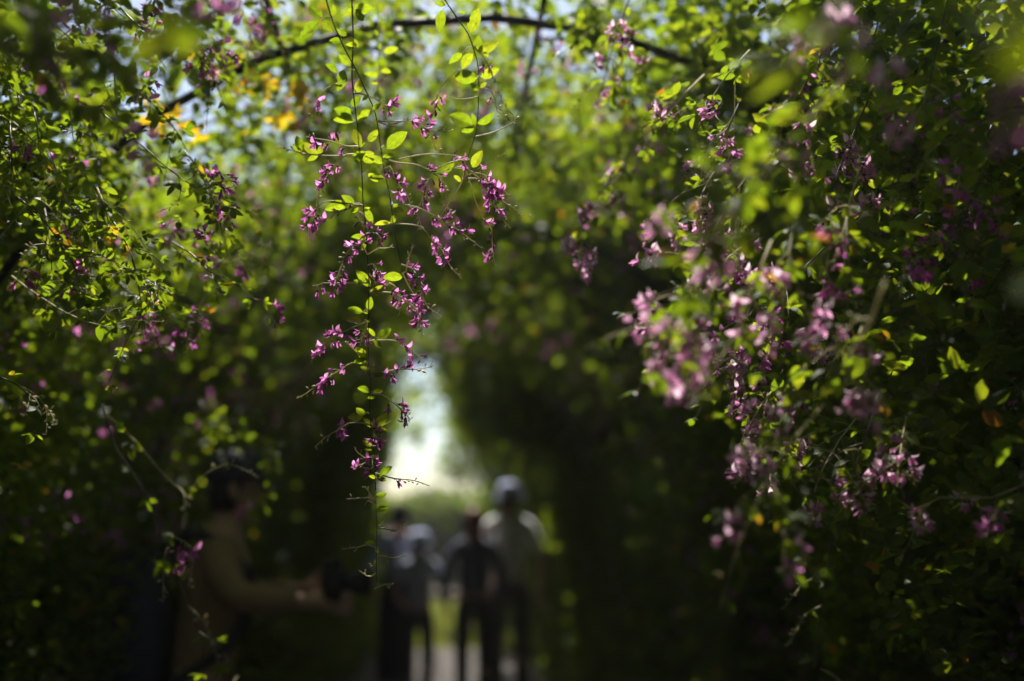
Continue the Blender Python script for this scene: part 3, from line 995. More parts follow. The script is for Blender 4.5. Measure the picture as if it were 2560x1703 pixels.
def person(label, loc, rz, h, hands, elbows, top, legs, skirt=False, hair=M_HAIR, hat=None, lean=0.0, feet=((-.10, .04), (.10, -.06)), sleeves=.75, long_hair=False, belly=1.0, headturn=(0, 0), name='person', group=None):
    """standing figure, local +Y is where it faces; hands / elbows are local points (left, right) for a 1.70 m body"""
    root = thing(name, label, 'person', loc, group)
    root.rotation_euler.z = rz
    k = h / 1.70
    root.scale = (k, k, k)
    ly = lean
    hip = V3(0, 0, .93); waist = V3(0, .25 * ly * .3, 1.08); chest = V3(0, ly * .3, 1.27); nb = V3(0, ly * .42, 1.42); nk = V3(0, ly * .48, 1.50)
    hd = V3(0, ly * .56 + .02, 1.60)
    ch = [[(hip, .135, .10), (waist, .118, .092), (chest, .135, .10), (nb, .085, .07), (nk, .05, .05), (nk + V3(0, .012, .05), .055, .06), (hd, .074, .092), (hd + V3(0, -.004, .065), .055, .07)]]
    # 0..7 ; nose
    n0 = 8
    ch.append([6, (hd + V3(0, .098, -.012), .013)]); n = n0 + 1
    arms = []
    for i, sx in enumerate((-1, 1)):
        sh = nb + V3(sx * .155, -.005, -.035)
        el = Vector(elbows[i]); wr = Vector(hands[i])
        f = (wr - el).normalized()
        pl = wr + f * .05
        ch.append([3, (sh, .056), ((sh * .45 + el * .55), .046), (el, .038), ((el + wr) / 2, .036), (wr, .026, .022), (pl, .036, .016)])
        arms.append((sh, el, wr, f, n + 5)); n += 6
        pi = n - 1
        up = Vector((0, 0, 1)) - f * f.z
        up = up.normalized() if up.length > .1 else Vector((0, 1, 0))
        sd = f.cross(up)
        for q in range(4):
            o = (q - 1.5) * .019
            ln = (.068, .078, .074, .058)[q]
            b0 = pl + f * .035 + up * o * 1.0
            ch.append([pi, (b0, .0105), (b0 + f * ln * .5 + sd * .008, .0095), (b0 + f * ln * .8 + sd * .03, .0085)]); n += 3
        t0 = pl - f * .012 + up * .034
        ch.append([pi, (t0, .0115), (t0 + f * .03 + up * .018, .0105), (t0 + f * .055 + up * .014 + sd * .012, .009)]); n += 3
    for i, sx in enumerate((-1, 1)):
        fx, fy = feet[i]
        kn = V3(sx * .085 + fx * .2, fy * .5 + .03, .50); an = V3(fx, fy, .085)
        ch.append([0, (V3(sx * .085, 0, .86), .088), (kn, .058), ((kn + an) / 2 + V3(0, -.015, .03), .056), (an, .04), (V3(fx, fy + .09, .04), .038, .03), (V3(fx + sx * .015, fy + .17, .03), .03, .022)])
    body = skin('body', M_SKIN, ch, root)
    # clothes follow the same skeleton a little outside it
    sc_ = [[(hip + V3(0, 0, -.06), .152 * belly, .118 * belly), (waist, .135 * belly, .112 * belly), (chest, .150, .118), (nb + V3(0, 0, .0), .088, .076)]]
    for sh, el, wr, f, _ in arms:
        e = sh.lerp(el, min(1, sleeves * 2)) if sleeves < .5 else None
        if sleeves < .5:
            sc_.append([3, (sh, .070), (sh.lerp(el, .5), .062), (sh.lerp(el, min(.95, sleeves * 2)), .060)])
        else:
            sc_.append([3, (sh, .070), (sh.lerp(el, .55), .060), (el, .054), (el.lerp(wr, (sleeves - .5) * 2), .042)])
    skin('shirt', top, sc_, root)
    if skirt:
        b = MB()
        b.lathe([(.125, 1.04), (.165, .92), (.175, .70), (.170, .40), (.168, .16), (.16, .155), (.14, .5), (.1, .9)], 18)
        for i, q in enumerate(b.v):
            a = math.atan2(q.y, q.x)
            q.x *= 1 + .05 * math.sin(a * 7) * (1 - q.z); q.y *= .8 + .05 * math.sin(a * 7) * (1 - q.z)
        link('skirt', b.mesh('skirt', [legs]), root)
    else:
        tr = [[(hip + V3(0, 0, .06), .142, .112), (hip, .15, .118)]]
        for i, sx in enumerate((-1, 1)):
            fx, fy = feet[i]
            kn = V3(sx * .085 + fx * .2, fy * .5 + .03, .50); an = V3(fx, fy, .10)
            tr.append([1, (V3(sx * .085, 0, .84), .100), (kn, .074), ((kn + an) / 2, .070), (an, .062)])
        skin('trousers', legs, tr, root)
    for i, sx in enumerate((-1, 1)):
        fx, fy = feet[i]
        b = MB()
        b.blob((fx, fy - .075, .042), (sx * .03, 1, 0), .28, .052, n=10, m=8)
        for q in b.v:
            q.z = max(q.z, .004)
        link('shoe', b.mesh('shoe', [M_BLACK]), root)
    # hair, ears, eyes
    def dome(name_, m, grow, zmin, front=.03):
        g = MB()
        vv, ff = [], []
        N, Mm = 16, 9
        for i in range(Mm + 1):
            ph = math.pi * .72 * i / Mm
            for j in range(N):
                a = 2 * math.pi * j / N
                x = math.sin(ph) * math.cos(a) * (.080 + grow); y = math.sin(ph) * math.sin(a) * (.098 + grow); z = math.cos(ph) * (.118 + grow)
                if y > front and z < .055:
                    y = front + (y - front) * .1; z = max(z, .0)
                    z = max(z, .05)
                if long_hair and y < 0 and z < -.03:
                    z = -.03 - (i / Mm) * .17
                vv.append(hd + V3(x, y - .005, z + .012))
        for i in range(Mm):
            for j in range(N):
                ff.append((i * N + j, i * N + (j + 1) % N, (i + 1) * N + (j + 1) % N, (i + 1) * N + j))
        g.add(vv, ff)
        return link(name_, g.mesh(name_, [m]), root)
    dome('hair', hair, .008, -.1)
    for sx in (-1, 1):
        b = MB(); b.blob(hd + V3(sx * .076, -.005, -.035), (sx * .25, -.2, 1), .062, .016, n=6, m=5)
        link('ear', b.mesh('ear', [M_SKIN]), root)
        b = MB(); b.blob(hd + V3(sx * .032, .082, .008), (0, 1, 0), .014, .011, n=6, m=5)
        link('eye', b.mesh('eye', [M_EYE]), root)
    b = MB(); b.blob(hd + V3(-.022, .088, -.052), (1, 0, 0), .044, .008, n=6, m=5)
    link('mouth', b.mesh('mouth', [solid_mat('lip', (.30, .10, .09), .5)]), root)
    if hat:
        b = MB()
        T = Matrix.Translation(hd + V3(0, -.005, .045))
        prof = [(.002, .095), (.05, .092), (.085, .070), (.098, .035), (.102, .0), (.120, -.028), (.128, -.040), (.126, -.044), (.10, -.012), (.09, .03), (.002, .085)] if hat[1] == 'bucket' else \
               [(.002, .092), (.05, .088), (.082, .065), (.096, .03), (.101, -.01), (.098, -.012), (.09, .03), (.002, .084)]
        b.lathe(prof, 20, 0, T @ Matrix.Diagonal((1, 1.12, 1, 1)))
        if hat[1] == 'cap':
            vv = [hd + V3(.075 * math.cos(a), .07 + s * .10 * math.sin(a), .035 - s * .02) for s in (0, .5, 1) for a in np.linspace(0, math.pi, 9)]
            b.add(vv, [(i * 9 + j, i * 9 + j + 1, (i + 1) * 9 + j + 1, (i + 1) * 9 + j) for i in range(2) for j in range(8)])
        link('hat', b.mesh('hat', [hat[0]]), root)
    return root


def ground_at(px, d):
    p = P(px, 1285, d)
    return Vector((p.x, p.y, .02))


# the four visitors far down the path, seen from behind
person('person in white shirt and pale blue bucket hat walking away along the path', ground_at(1272, 8.1), R(2), 1.70,
       ((-.27, .10, .86), (.27, .10, .86)), ((-.29, -.03, 1.10), (.29, -.03, 1.10)), M_WHITE, M_GREYT, hat=(M_CAP, 'bucket'), sleeves=.4, belly=1.08, group='visitors on the path')
person('person with red brown hair in a dark blue jacket beside the white shirted one', ground_at(1185, 7.9), R(-8), 1.50,
       ((-.26, .08, .86), (.20, .22, 1.02)), ((-.27, -.02, 1.10), (.27, -.04, 1.10)), M_NAVY, M_BLACK, hair=M_REDHAIR, long_hair=True, sleeves=.95, group='visitors on the path')
person('person in a grey blue blouse and long black skirt on the left of the path', ground_at(998, 8.3), R(6), 1.54,
       ((-.22, .16, .92), (.24, .20, .98)), ((-.28, -.02, 1.12), (.28, -.02, 1.12)), M_BLUE, M_BLACK, skirt=True, hair=M_HAIR, sleeves=.85, group='visitors on the path')
person('shorter person in a pale hat and grey blue top close beside the black skirt', ground_at(1050, 8.0), R(-12), 1.32,
       ((-.22, .20, .98), (.26, .16, .94)), ((-.28, -.02, 1.12), (.29, .0, 1.10)), M_BLUE, M_BLACK, hat=(M_CAP, 'bucket'), sleeves=.38, group='visitors on the path')

# the photographer close at the left, in profile facing right
ph_loc = ground_at(515, 3.2)
ph = person('person in tan sleeves with a navy backpack, seen in profile holding up a black camera', ph_loc, R(-84), 1.65,
            ((.02, .34, 1.28), (.16, .35, 1.25)), ((-.20, .14, 1.24), (.28, .13, 1.27)), M_TAN, M_NAVY, hair=M_HAIR, sleeves=.92, lean=.15, hat=(M_DCAP, 'cap'), group='visitors on the path')
b = MB()
bp = V3(0, -.20, 1.18)
vv, ff = [], []
for zz, sx, sy in ((-.27, .12, .05), (-.25, .155, .095), (-.05, .165, .11), (.15, .15, .095), (.22, .12, .06), (.235, .06, .02)):
    for a in np.linspace(0, 2 * math.pi, 20, endpoint=False):
        c, s = math.cos(a), math.sin(a)
        vv.append(bp + V3(sx * math.copysign(abs(c) ** .5, c), sy * math.copysign(abs(s) ** .5, s), zz))
for i in range(5):
    for j in range(20):
        ff.append((i * 20 + j, i * 20 + (j + 1) % 20, (i + 1) * 20 + (j + 1) % 20, (i + 1) * 20 + j))
ff.append(tuple(range(19, -1, -1))); ff.append(tuple(range(100, 120)))
b.add(vv, ff)
bag = thing('backpack', 'navy backpack worn by the person at the left', 'backpack', ph_loc)
bag.rotation_euler = ph.rotation_euler; bag.scale = ph.scale
M_BAG = solid_mat('bag_nylon', (0.02, 0.026, 0.05), 0.8, var=.15)
link('bag_body', b.mesh('bag_body', [M_BAG]), bag)
b = MB()
for sx in (-1, 1):
    b.tube(spline([V3(sx * .09, -.14, 1.36), V3(sx * .11, -.03, 1.465), V3(sx * .12, .13, 1.36), V3(sx * .13, .12, 1.14), V3(sx * .12, -.10, .98)], .04), .018, .018, 6)
link('strap', b.mesh('strap', [M_BLACK]), bag)
b = MB()
b.blob(bp + V3(-.1, -.115, -.1), (1, 0, 0), .2, .05, n=8, m=6)
link('pocket', b.mesh('pocket', [M_BLACK]), bag)
cam_t = thing('camera', 'black camera with a long lens held up by the person at the left', 'camera', ph_loc)
cam_t.rotation_euler = ph.rotation_euler; cam_t.scale = ph.scale


def bx(b, c, s, mi=0, bev=.12):
    c = Vector(c); s = Vector(s)
    vv = []
    for z in (-1, -.86, .86, 1):
        k = .88 if abs(z) == 1 else 1
        for a in range(16):
            t = 2 * math.pi * (a + .5) / 16
            x, y = math.cos(t), math.sin(t)
            m_ = max(abs(x), abs(y)) ** .85
            vv.append(c + V3(x / m_ * s.x * k, y / m_ * s.y * k, z * s.z))
    ff = [(i * 16 + j, i * 16 + (j + 1) % 16, (i + 1) * 16 + (j + 1) % 16, (i + 1) * 16 + j) for i in range(3) for j in range(16)]
    ff += [tuple(range(15, -1, -1)), tuple(range(48, 64))]
    b.add(vv, ff, mi)


b = MB(); bx(b, (.09, .415, 1.30), (.072, .035, .05)); bx(b, (.09, .415, 1.36), (.03, .03, .018))
link('camera_body', b.mesh('camera_body', [M_CAMERA]), cam_t)
b = MB(); b.lathe([(.001, 0), (.036, 0), (.038, .04), (.034, .045), (.04, .06), (.044, .10), (.040, .10), (.034, .06), (.001, .06)], 18, 0,
                  Matrix.Translation((.09, .445, 1.30)) @ Matrix.Rotation(R(-90), 4, 'X'))
link('lens', b.mesh('lens', [M_CAMERA]), cam_t)
#@@SPRAYS
# ------------------------------------------------------------------ the hanging shoots in focus
def z1(x, y): return (700 + x / 3.364, y / 3.364)
def z2(x, y): return (700 + x / 3.364, 440 + y / 3.364)
def z3(x, y): return (700 + x / 2.45, 860 + y / 2.45)


D0 = 1.42
HANG = {}


def hang(key, label, px, d=D0, r=0.0011, mat_=None):
    pts = [P(x, y, d + .012 * math.sin(i * 1.3)) for i, (x, y) in enumerate(px)]
    poly = spline(pts, .012)
    root = thing('bush_clover_spray', label, 'flowering branch', poly[0], 'shoots hanging over the path')
    b = MB(); b.tube([p - poly[0] for p in poly], r, r * .45, 6)
    link('stem', b.mesh('stem', [mat_ or M_STEM]), root)
    HANG[key] = (root, poly, d)


def near_depth(poly, p):
    return min(poly, key=lambda q: (q - p).length)


def leaf(key, base, tip, d=None, eaten=None, face=None):
    root, poly, dd = HANG[key]
    d = dd if d is None else d
    jd = random.uniform(-.008, .008)
    a = P(*base, d + jd); tl = (Vector(tip) - Vector(base)).length / FOC * d
    bpt = P(*tip, d + jd + random.uniform(-.25, .25) * tl)
    x = bpt - a
    tocam = (CAMM.translation - a).normalized()
    f = random.uniform(.35, .9) if face is None else face
    n = -tocam * .85 + Vector((0, 0, .4)) + rv(.25)
    if random.random() < .38:
        n = tocam * .9 + rv(.30)
    M = frame(a - root.location, x, n) @ Matrix.Scale(x.length * .97, 4)
    link('leaf', random.choice(LEAFLETS) if eaten is None else EATEN[eaten % 3], root, M)
    st = near_depth(poly, a)
    if (st - a).length < .045:
        b = MB(); m = (st + a) / 2 + Vector((0, 0, .004)); o = root.location
        b.tube([st - o, m - o, a - o], .00045, .0004, 3, cap=False)
        PET.setdefault(key, MB()).add(b.v, b.f, 0)


PET = {}


def race(key, pts, t0=.3, t1=.75, nf=5, dark=.15, hangf=.45, r=.0013, buds=True, d=None):
    root, poly, dd = HANG[key]
    d = dd if d is None else d
    q0 = random.uniform(-.03, .03)
    ps = [P(x, y, d + q0 * i / max(1, len(pts) - 1) * 1.0 + random.uniform(-.003, .003)) for i, (x, y) in enumerate(pts)]
    st = near_depth(poly, ps[0])
    if (st - ps[0]).length < .02:
        ps[0] = st
    pl = spline(ps, .007)
    o = pl[0].copy()
    loc = [p - o for p in pl]
    b, fl = raceme_parts(loc, t0, t1, nf, buds, r)
    ob = link('flower_raceme', b.mesh('flower_raceme', [M_TWIG, M_BUD]), root, Matrix.Translation(o - root.location))
    for i, (M, sc) in enumerate(fl):
        k = i / max(1, len(fl) - 1)
        if random.random() < dark:
            me = random.choice(DARKF)
        else:
            me = random.choice(FLOWERS[:5]) if random.random() < .8 else FLOWERS[5]
        if nf > 3 and random.random() < .04:
            continue
        link('flower', me, ob, M @ Matrix.Scale(sc * .86, 4))


hang('A', 'long dark stem hanging straight down the centre with magenta racemes on both sides',
     [z1(605, -60), z1(605, 0), z1(615, 350), z1(605, 640), z1(625, 850), z1(650, 1050), z1(668, 1230), z1(690, 1450), z2(690, 0), z2(700, 250), z2(720, 400), z2(730, 570), z2(740, 750),
      z2(748, 900), z2(745, 1150), z2(742, 1300), z2(745, 1568), z3(555, 200), z3(550, 430), z3(570, 620), z3(580, 740), z3(585, 900), z3(590, 1050), z3(592, 1200), z3(590, 1350), z3(590, 1440), z3(597, 1470), z3(580, 1500)])
hang('B', 'slanting stem crossing the long central stem and ending in a full magenta raceme',
     [z1(375, -60), z1(390, 0), z1(430, 140), z1(500, 320), z1(570, 460), z1(640, 590), z1(720, 760), z1(800, 950), z1(835, 1150), z1(860, 1330), z1(890, 1500), z2(920, 150), z2(945, 330), z2(965, 480), z2(1000, 650), z2(1030, 820), z2(1042, 845)], d=1.40)
hang('C', 'shoot with large dark rounded leaves hanging right of the central stem',
     [(1085, -40), (1112, 0), (1154, 61), (1170, 84), (1182, 115), (1193, 153), (1197, 198), (1196, 242), (1194, 300), z1(1640, 1150), z1(1600, 1260), z1(1580, 1330), z1(1560, 1420), z1(1540, 1510)], d=1.46)
hang('D', 'thin blurred green shoot just behind the two central stems',
     [z1(815, -60), z1(825, 200), z1(830, 470), z1(825, 750), z1(828, 990)], d=1.66, r=.0008, mat_=M_TWIG)

for key, z, rows in (
    ('B', z1, ((325, 180, 165, 320, 0), (360, 165, 450, 275), (355, 150, 235, 40, 2), (440, 140, 455, 40), (560, 300, 475, 240, 1), (520, 340, 410, 345, 1), (485, 610, 385, 535), (540, 590, 485, 770, 0),
               (740, 1190, 830, 1090), (900, 1250, 1070, 1100), (870, 1370, 740, 1310), (860, 1330, 960, 1290), (740, 800, 690, 850), (780, 920, 850, 870))),
    ('A', z1, ((600, 70, 530, 140), (640, 75, 705, 185, 2), (620, 70, 800, 75), (650, 380, 545, 370), (610, 330, 660, 400), (645, 780, 690, 650), (595, 550, 490, 450, 1), (620, 960, 445, 915), (615, 950, 500, 900),
               (630, 1010, 445, 1000), (650, 1010, 760, 920), (640, 990, 750, 960), (600, 900, 680, 800), (315, 1300, 180, 1195), (315, 1295, 385, 1200), (180, 1270, 140, 1140), (180, 1275, 100, 1210),
               (320, 1310, 225, 1350), (720, 1280, 605, 1310), (700, 1290, 620, 1370), (740, 1460, 830, 1530), (650, 1240, 720, 1200), (680, 1230, 610, 1080), (690, 1320, 790, 1370), (700, 1300, 800, 1290))),
    ('C', z1, ((1395, 40, 1295, 20), (1370, 80, 1330, 275), (1600, 275, 1670, 65, 2), (1565, 110, 1500, 95), (1660, 430, 1670, 290), (1660, 435, 1850, 355), (1700, 420, 1760, 485), (1530, 450, 1415, 540),
               (1620, 450, 1520, 580), (1660, 655, 1450, 640), (1690, 650, 1855, 580), (1675, 760, 1600, 700), (1680, 740, 1740, 690), (1620, 1050, 1415, 960), (1660, 1040, 1820, 960), (1630, 1080, 1520, 1110),
               (1640, 1060, 1620, 950), (1620, 1410, 1700, 1260), (1350, 1450, 1470, 1360, 0), (1520, 1530, 1460, 1470, 2))),
    ('D', z1, ((870, 440, 1000, 400), (835, 420, 845, 355), (850, 600, 940, 600), (830, 640, 700, 620), (830, 560, 810, 500), (825, 700, 760, 690), (835, 300, 790, 250))),
    ('A', z2, ((560, 240, 370, 275), (625, 240, 515, 160), (660, 265, 595, 310), (710, 270, 785, 400), (700, 290, 760, 260), (695, 130, 660, 90), (725, 520, 595, 510), (760, 930, 640, 785), (695, 890, 610, 885),
               (770, 970, 890, 930), (755, 960, 830, 1000), (755, 900, 720, 840), (742, 1130, 765, 1010), (695, 1145, 560, 1110), (740, 1155, 700, 1145), (690, 1240, 545, 1190), (745, 1210, 740, 1240), (800, 1350, 730, 1270),
               (820, 1365, 940, 1280), (785, 1380, 860, 1445), (735, 1540, 640, 1440), (740, 1550, 620, 1560), (720, 560, 690, 620))),
    ('B', z2, ((950, 240, 1045, 300, 2), (940, 400, 970, 320), (930, 390, 790, 400), (1030, 850, 860, 850), (880, 20, 740, 0))),
    ('A', z3, ((530, 95, 465, 20), (530, 90, 445, 110), (545, 165, 490, 140), (560, 175, 575, 100), (570, 185, 645, 190), (550, 295, 475, 265), (570, 300, 635, 280), (585, 325, 530, 330), (525, 437, 460, 392),
               (510, 440, 407, 450), (575, 515, 510, 450), (585, 510, 660, 420), (600, 520, 660, 535), (565, 625, 500, 590), (565, 645, 512, 645), (560, 715, 590, 680), (610, 810, 687, 742), (590, 820, 540, 810),
               (600, 825, 655, 835), (585, 930, 655, 920), (595, 1025, 670, 995), (595, 1025, 650, 1030), (600, 1120, 595, 1070), (590, 1120, 548, 1155), (580, 1220, 515, 1215), (570, 1205, 568, 1187), (597, 1285, 595, 1235), (583, 1360, 580, 1320)))):
    for row in rows:
        leaf(key, z(*row[:2]), z(*row[2:4]), eaten=row[4] if len(row) > 4 else None)

for key, z, pts, t0, t1, nf, kw in (
    ('B', z1, [(520, 700), (480, 705), (390, 745), (320, 830), (280, 910), (262, 960)], .5, .92, 5, {}),
    ('A', z1, [(625, 785), (740, 800), (830, 850), (890, 890), (935, 895), (1005, 825)], .62, .78, 6, {}),
    ('B', z1, [(820, 1020), (900, 1020), (1000, 1020), (1100, 1020), (1200, 1060), (1290, 1095), (1440, 1100)], .38, .66, 7, {}),
    ('B', z1, [(835, 1060), (905, 1052), (1000, 1030), (1090, 1010), (1190, 980)], .7, .9, 3, {}),
    ('C', z1, [(1510, 580), (1400, 680), (1340, 770), (1310, 880), (1290, 960)], .62, .98, 6, {'dark': .35}),
    ('C', z1, [(1660, 840), (1500, 835), (1340, 785), (1325, 775)], .9, .99, 0, {'buds': False}),
    ('C', z1, [(1330, 790), (1280, 950), (1270, 1100), (1300, 1230), (1360, 1260), (1385, 1310)], .55, .6, 2, {'dark': .9}),
    ('C', z1, [(1640, 1175), (1800, 1110), (1975, 1010), (1920, 930), (1860, 830), (1840, 750)], .45, .5, 1, {'dark': 1}),
    ('C', z1, [(1665, 420), (1720, 490), (1760, 560), (1790, 640), (1830, 700)], .35, .5, 2, {}),
    ('C', z1, [(1690, 740), (1770, 760), (1810, 830), (1825, 930), (1890, 980)], .3, .9, 4, {'dark': .6}),
    ('A', z1, [(660, 1250), (560, 1230), (440, 1190), (330, 1170), (220, 1150)], .25, .8, 6, {}),
    ('A', z1, [(680, 1320), (400, 1310), (200, 1290), (120, 1270), (0, 1240), (-40, 1235)], .5, .6, 0, {}),
    ('A', z1, [(665, 1250), (560, 1300), (440, 1420), (380, 1500), (320, 1620), (300, 1760), (285, 1830)], .3, .66, 15, {}),
    ('A', z2, [(690, 265), (560, 230), (420, 210), (340, 240), (300, 290), (255, 380), (240, 470), (245, 570)], .55, .78, 12, {}),
    ('A', z2, [(690, 262), (600, 265), (500, 310), (440, 330), (390, 360), (335, 395)], .2, .85, 6, {'dark': .4}),
    ('A', z2, [(705, 330), (670, 300), (655, 340), (690, 400)], .3, .9, 4, {'dark': .3}),
    ('C', z1, [(1000, 1340), (1200, 1300), (1380, 1300), (1480, 1310), (1570, 1330)], .75, .95, 4, {'dark': .3}),
    ('B', z1, [(870, 1340), (1000, 1370), (1150, 1385), (1280, 1450), (1380, 1540), (1385, 1690), (1450, 1800)], .42, .66, 10, {'dark': .25}),
    ('C', z1, [(1580, 1320), (1400, 1380), (1280, 1460), (1235, 1570), (1190, 1690), (1165, 1800), (1185, 1900), (1155, 1940)], .42, .8, 14, {}),
    ('B', z1, [(890, 1400), (925, 1400), (960, 1480), (1010, 1570), (1060, 1630), (1100, 1720), (1110, 1830)], .1, .6, 7, {'dark': .3}),
    ('C', z1, [(1530, 1490), (1700, 1400), (1800, 1350), (1890, 1285)], .5, .52, 0, {}),
    ('C', z1, [(1545, 1470), (1640, 1455), (1720, 1470), (1780, 1560), (1860, 1590), (1930, 1640)], .25, .78, 16, {}),
    ('C', z2, [(1555, 20), (1640, 20), (1720, 50), (1790, 130), (1800, 250), (1860, 350), (1940, 440)], .25, .68, 18, {}),
    ('C', z2, [(1560, -10), (1690, 30), (1840, 180), (1960, 270), (2130, 355)], .3, .4, 2, {}),
    ('C', z2, [(1580, -30), (1600, 60), (1650, 230), (1720, 380), (1780, 450), (1785, 580), (1805, 740)], .45, .9, 10, {'dark': .5}),
    ('C', z2, [(1570, -20), (1520, 70), (1430, 210), (1390, 280), (1340, 355)], .7, .8, 1, {'buds': False}),
    ('B', z2, [(925, 250), (1060, 245), (1180, 275), (1330, 350), (1450, 420), (1560, 500), (1690, 605)], .42, .75, 12, {}),
    ('A', z2, [(722, 412), (900, 405), (1060, 405), (1190, 430), (1260, 520), (1340, 590), (1420, 740), (1530, 870)], .55, .8, 9, {}),
    ('A', z2, [(735, 610), (680, 570), (620, 590), (565, 640), (545, 690), (515, 760), (480, 870)], .05, .5, 13, {}),
    ('A', z2, [(725, 520), (765, 480), (810, 480), (850, 530)], .2, .95, 9, {'buds': False}),
    ('A', z2, [(735, 610), (830, 608), (885, 608), (960, 600)], .3, .35, 0, {}),
    ('A', z2, [(690, 905), (560, 900), (440, 900), (360, 900), (300, 930)], .8, 1, 4, {'buds': False}),
    ('A', z2, [(525, 740), (500, 800), (470, 880), (465, 960)], .1, .95, 10, {'dark': .25}),
    ('A', z2, [(745, 760), (780, 740), (810, 770), (800, 810)], .3, .95, 5, {'dark': .3}),
    ('A', z2, [(748, 870), (770, 850), (800, 880), (815, 930)], .2, .95, 5, {'dark': .3}),
    ('B', z2, [(1042, 845), (1062, 800), (1070, 720), (1100, 640), (1130, 585)], .5, .55, 1, {'dark': 1}),
    ('B', z2, [(1062, 715), (1110, 780), (1160, 860), (1190, 950), (1205, 1030), (1230, 1085), (1280, 1130), (1360, 1180)], .0, .7, 24, {}),
    ('B', z2, [(1045, 850), (1090, 940), (1150, 1030), (1200, 1090)], .95, 1, 1, {'buds': False}),
    ('A', z2, [(760, 985), (880, 978), (960, 990), (1060, 1050), (1140, 1120), (1180, 1190), (1190, 1260), (1195, 1350)], .3, .82, 18, {}),
    ('A', z2, [(755, 965), (850, 950), (920, 900), (990, 960), (1010, 1080), (1005, 1160)], .45, .7, 6, {'dark': .3}),
    ('A', z2, [(740, 1235), (640, 1262), (560, 1300), (430, 1360), (370, 1420), (320, 1490), (250, 1568)], .3, .8, 15, {}),
    ('A', z2, [(738, 1240), (715, 1300), (690, 1360), (685, 1420)], .3, .98, 11, {'dark': .3, 'buds': False}),
    ('A', z2, [(550, 1390), (620, 1460), (680, 1520), (740, 1600)], .9, 1, 0, {}),
    ('A', z2, [(750, 1372), (960, 1385), (1080, 1440), (1160, 1510), (1200, 1560)], .35, 1, 7, {'dark': .5, 'buds': False}),
    ('A', z3, [(550, 108), (430, 120), (380, 155), (300, 200), (220, 260), (150, 310), (100, 335)], .25, .66, 12, {}),
    ('A', z3, [(556, 190), (640, 170), (740, 155), (830, 155), (920, 140), (942, 95)], .2, .62, 9, {}),
    ('A', z3, [(556, 300), (620, 310), (680, 350), (740, 400), (800, 465)], .38, .88, 11, {}),
    ('A', z3, [(560, 520), (600, 510), (650, 490), (712, 452)], .5, .6, 0, {'buds': False}),
    ('A', z3, [(545, 480), (490, 482), (410, 490), (350, 530), (280, 570), (210, 635)], .35, .58, 7, {}),
    ('A', z3, [(568, 525), (575, 550), (590, 575), (620, 580)], .1, .95, 12, {'buds': False}),
    ('A', z3, [(575, 660), (570, 690), (565, 730), (575, 760)], .1, .95, 9, {'buds': False}),
    ('A', z3, [(575, 700), (530, 725), (480, 745), (450, 760)], .5, .98, 4, {'buds': False}),
    ('A', z3, [(575, 720), (520, 700), (480, 670), (460, 645)], .3, .32, 0, {}),
    ('A', z3, [(588, 822), (700, 825), (780, 830), (850, 845), (915, 870)], .33, .45, 3, {}),
    ('A', z3, [(585, 940), (540, 940), (500, 945), (405, 950)], .2, .25, 0, {}),
    ('A', z3, [(585, 940), (545, 910), (520, 870)], .1, .15, 0, {}),
    ('A', z3, [(588, 990), (565, 975), (540, 960), (520, 985)], .1, .15, 0, {}),
    ('A', z3, [(592, 1110), (640, 1130), (690, 1140), (765, 1122)], .1, .2, 0, {}),
    ('A', z3, [(592, 1120), (620, 1110), (642, 1068)], .1, .2, 0, {}),
    ('A', z3, [(590, 1215), (540, 1230), (480, 1245), (375, 1256)], .45, .5, 0, {}),
    ('A', z3, [(593, 1288), (640, 1300), (690, 1312), (775, 1293)], .3, .4, 0, {}),
    ('A', z3, [(590, 1345), (570, 1360), (555, 1362)], .1, .15, 0, {}),
    ('A', z3, [(590, 1415), (560, 1424), (530, 1420), (485, 1388)], .3, .4, 0, {}),
    ('A', z3, [(597, 1470), (640, 1474), (682, 1472)], .5, .55, 0, {})):
    race(key, [z(*p) for p in pts], t0, t1, nf, **kw)
for key, b in PET.items():
    link('petiole', b.mesh('petiole', [M_TWIG]), HANG[key][0])


# ------------------------------------------------------------------ shoots of the right side
def pp(d0, d1, *px):
    n = len(px) - 1
    return [P(x, y, d0 + (d1 - d0) * i / n) for i, (x, y) in enumerate(px)]


RG = 'flowering shoots of the right wall'
random.seed(21)
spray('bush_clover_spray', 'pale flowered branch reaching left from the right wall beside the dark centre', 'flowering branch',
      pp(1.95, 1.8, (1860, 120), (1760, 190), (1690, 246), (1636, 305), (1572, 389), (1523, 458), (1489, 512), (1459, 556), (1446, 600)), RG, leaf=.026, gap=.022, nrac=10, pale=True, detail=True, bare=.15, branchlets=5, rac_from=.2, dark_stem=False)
root = spray('bush_clover_spray', 'drooping pink raceme tip in front of the dark middle right of the centre', 'flowering branch',
      pp(1.75, 1.75, (1530, 440), (1500, 485), (1480, 520), (1465, 570), (1450, 625), (1443, 640)), RG, leaf=.016, gap=.05, nrac=7, pale=True, detail=True, bare=0, rac_from=.2, dark_stem=False, leaf_p=.5)
spray('bush_clover_spray', 'upright cascade of pink flowers below the pipe arch, right of the big leaved shoot', 'flowering branch',
      pp(1.7, 1.75, (1580, -20), (1540, 90), (1515, 180), (1500, 236)), RG, leaf=.026, gap=.024, nrac=9, pale=True, detail=True, bare=.1, branchlets=3)
spray('bush_clover_spray', 'short pink raceme with bare tip below a sky gap on the upper right', 'flowering branch',
      pp(1.3, 1.35, (1850, 255), (1820, 320), (1780, 355), (1750, 385)), RG, leaf=.016, gap=.04, nrac=4, pale=False, detail=True, bare=.3, leaf_p=.4)
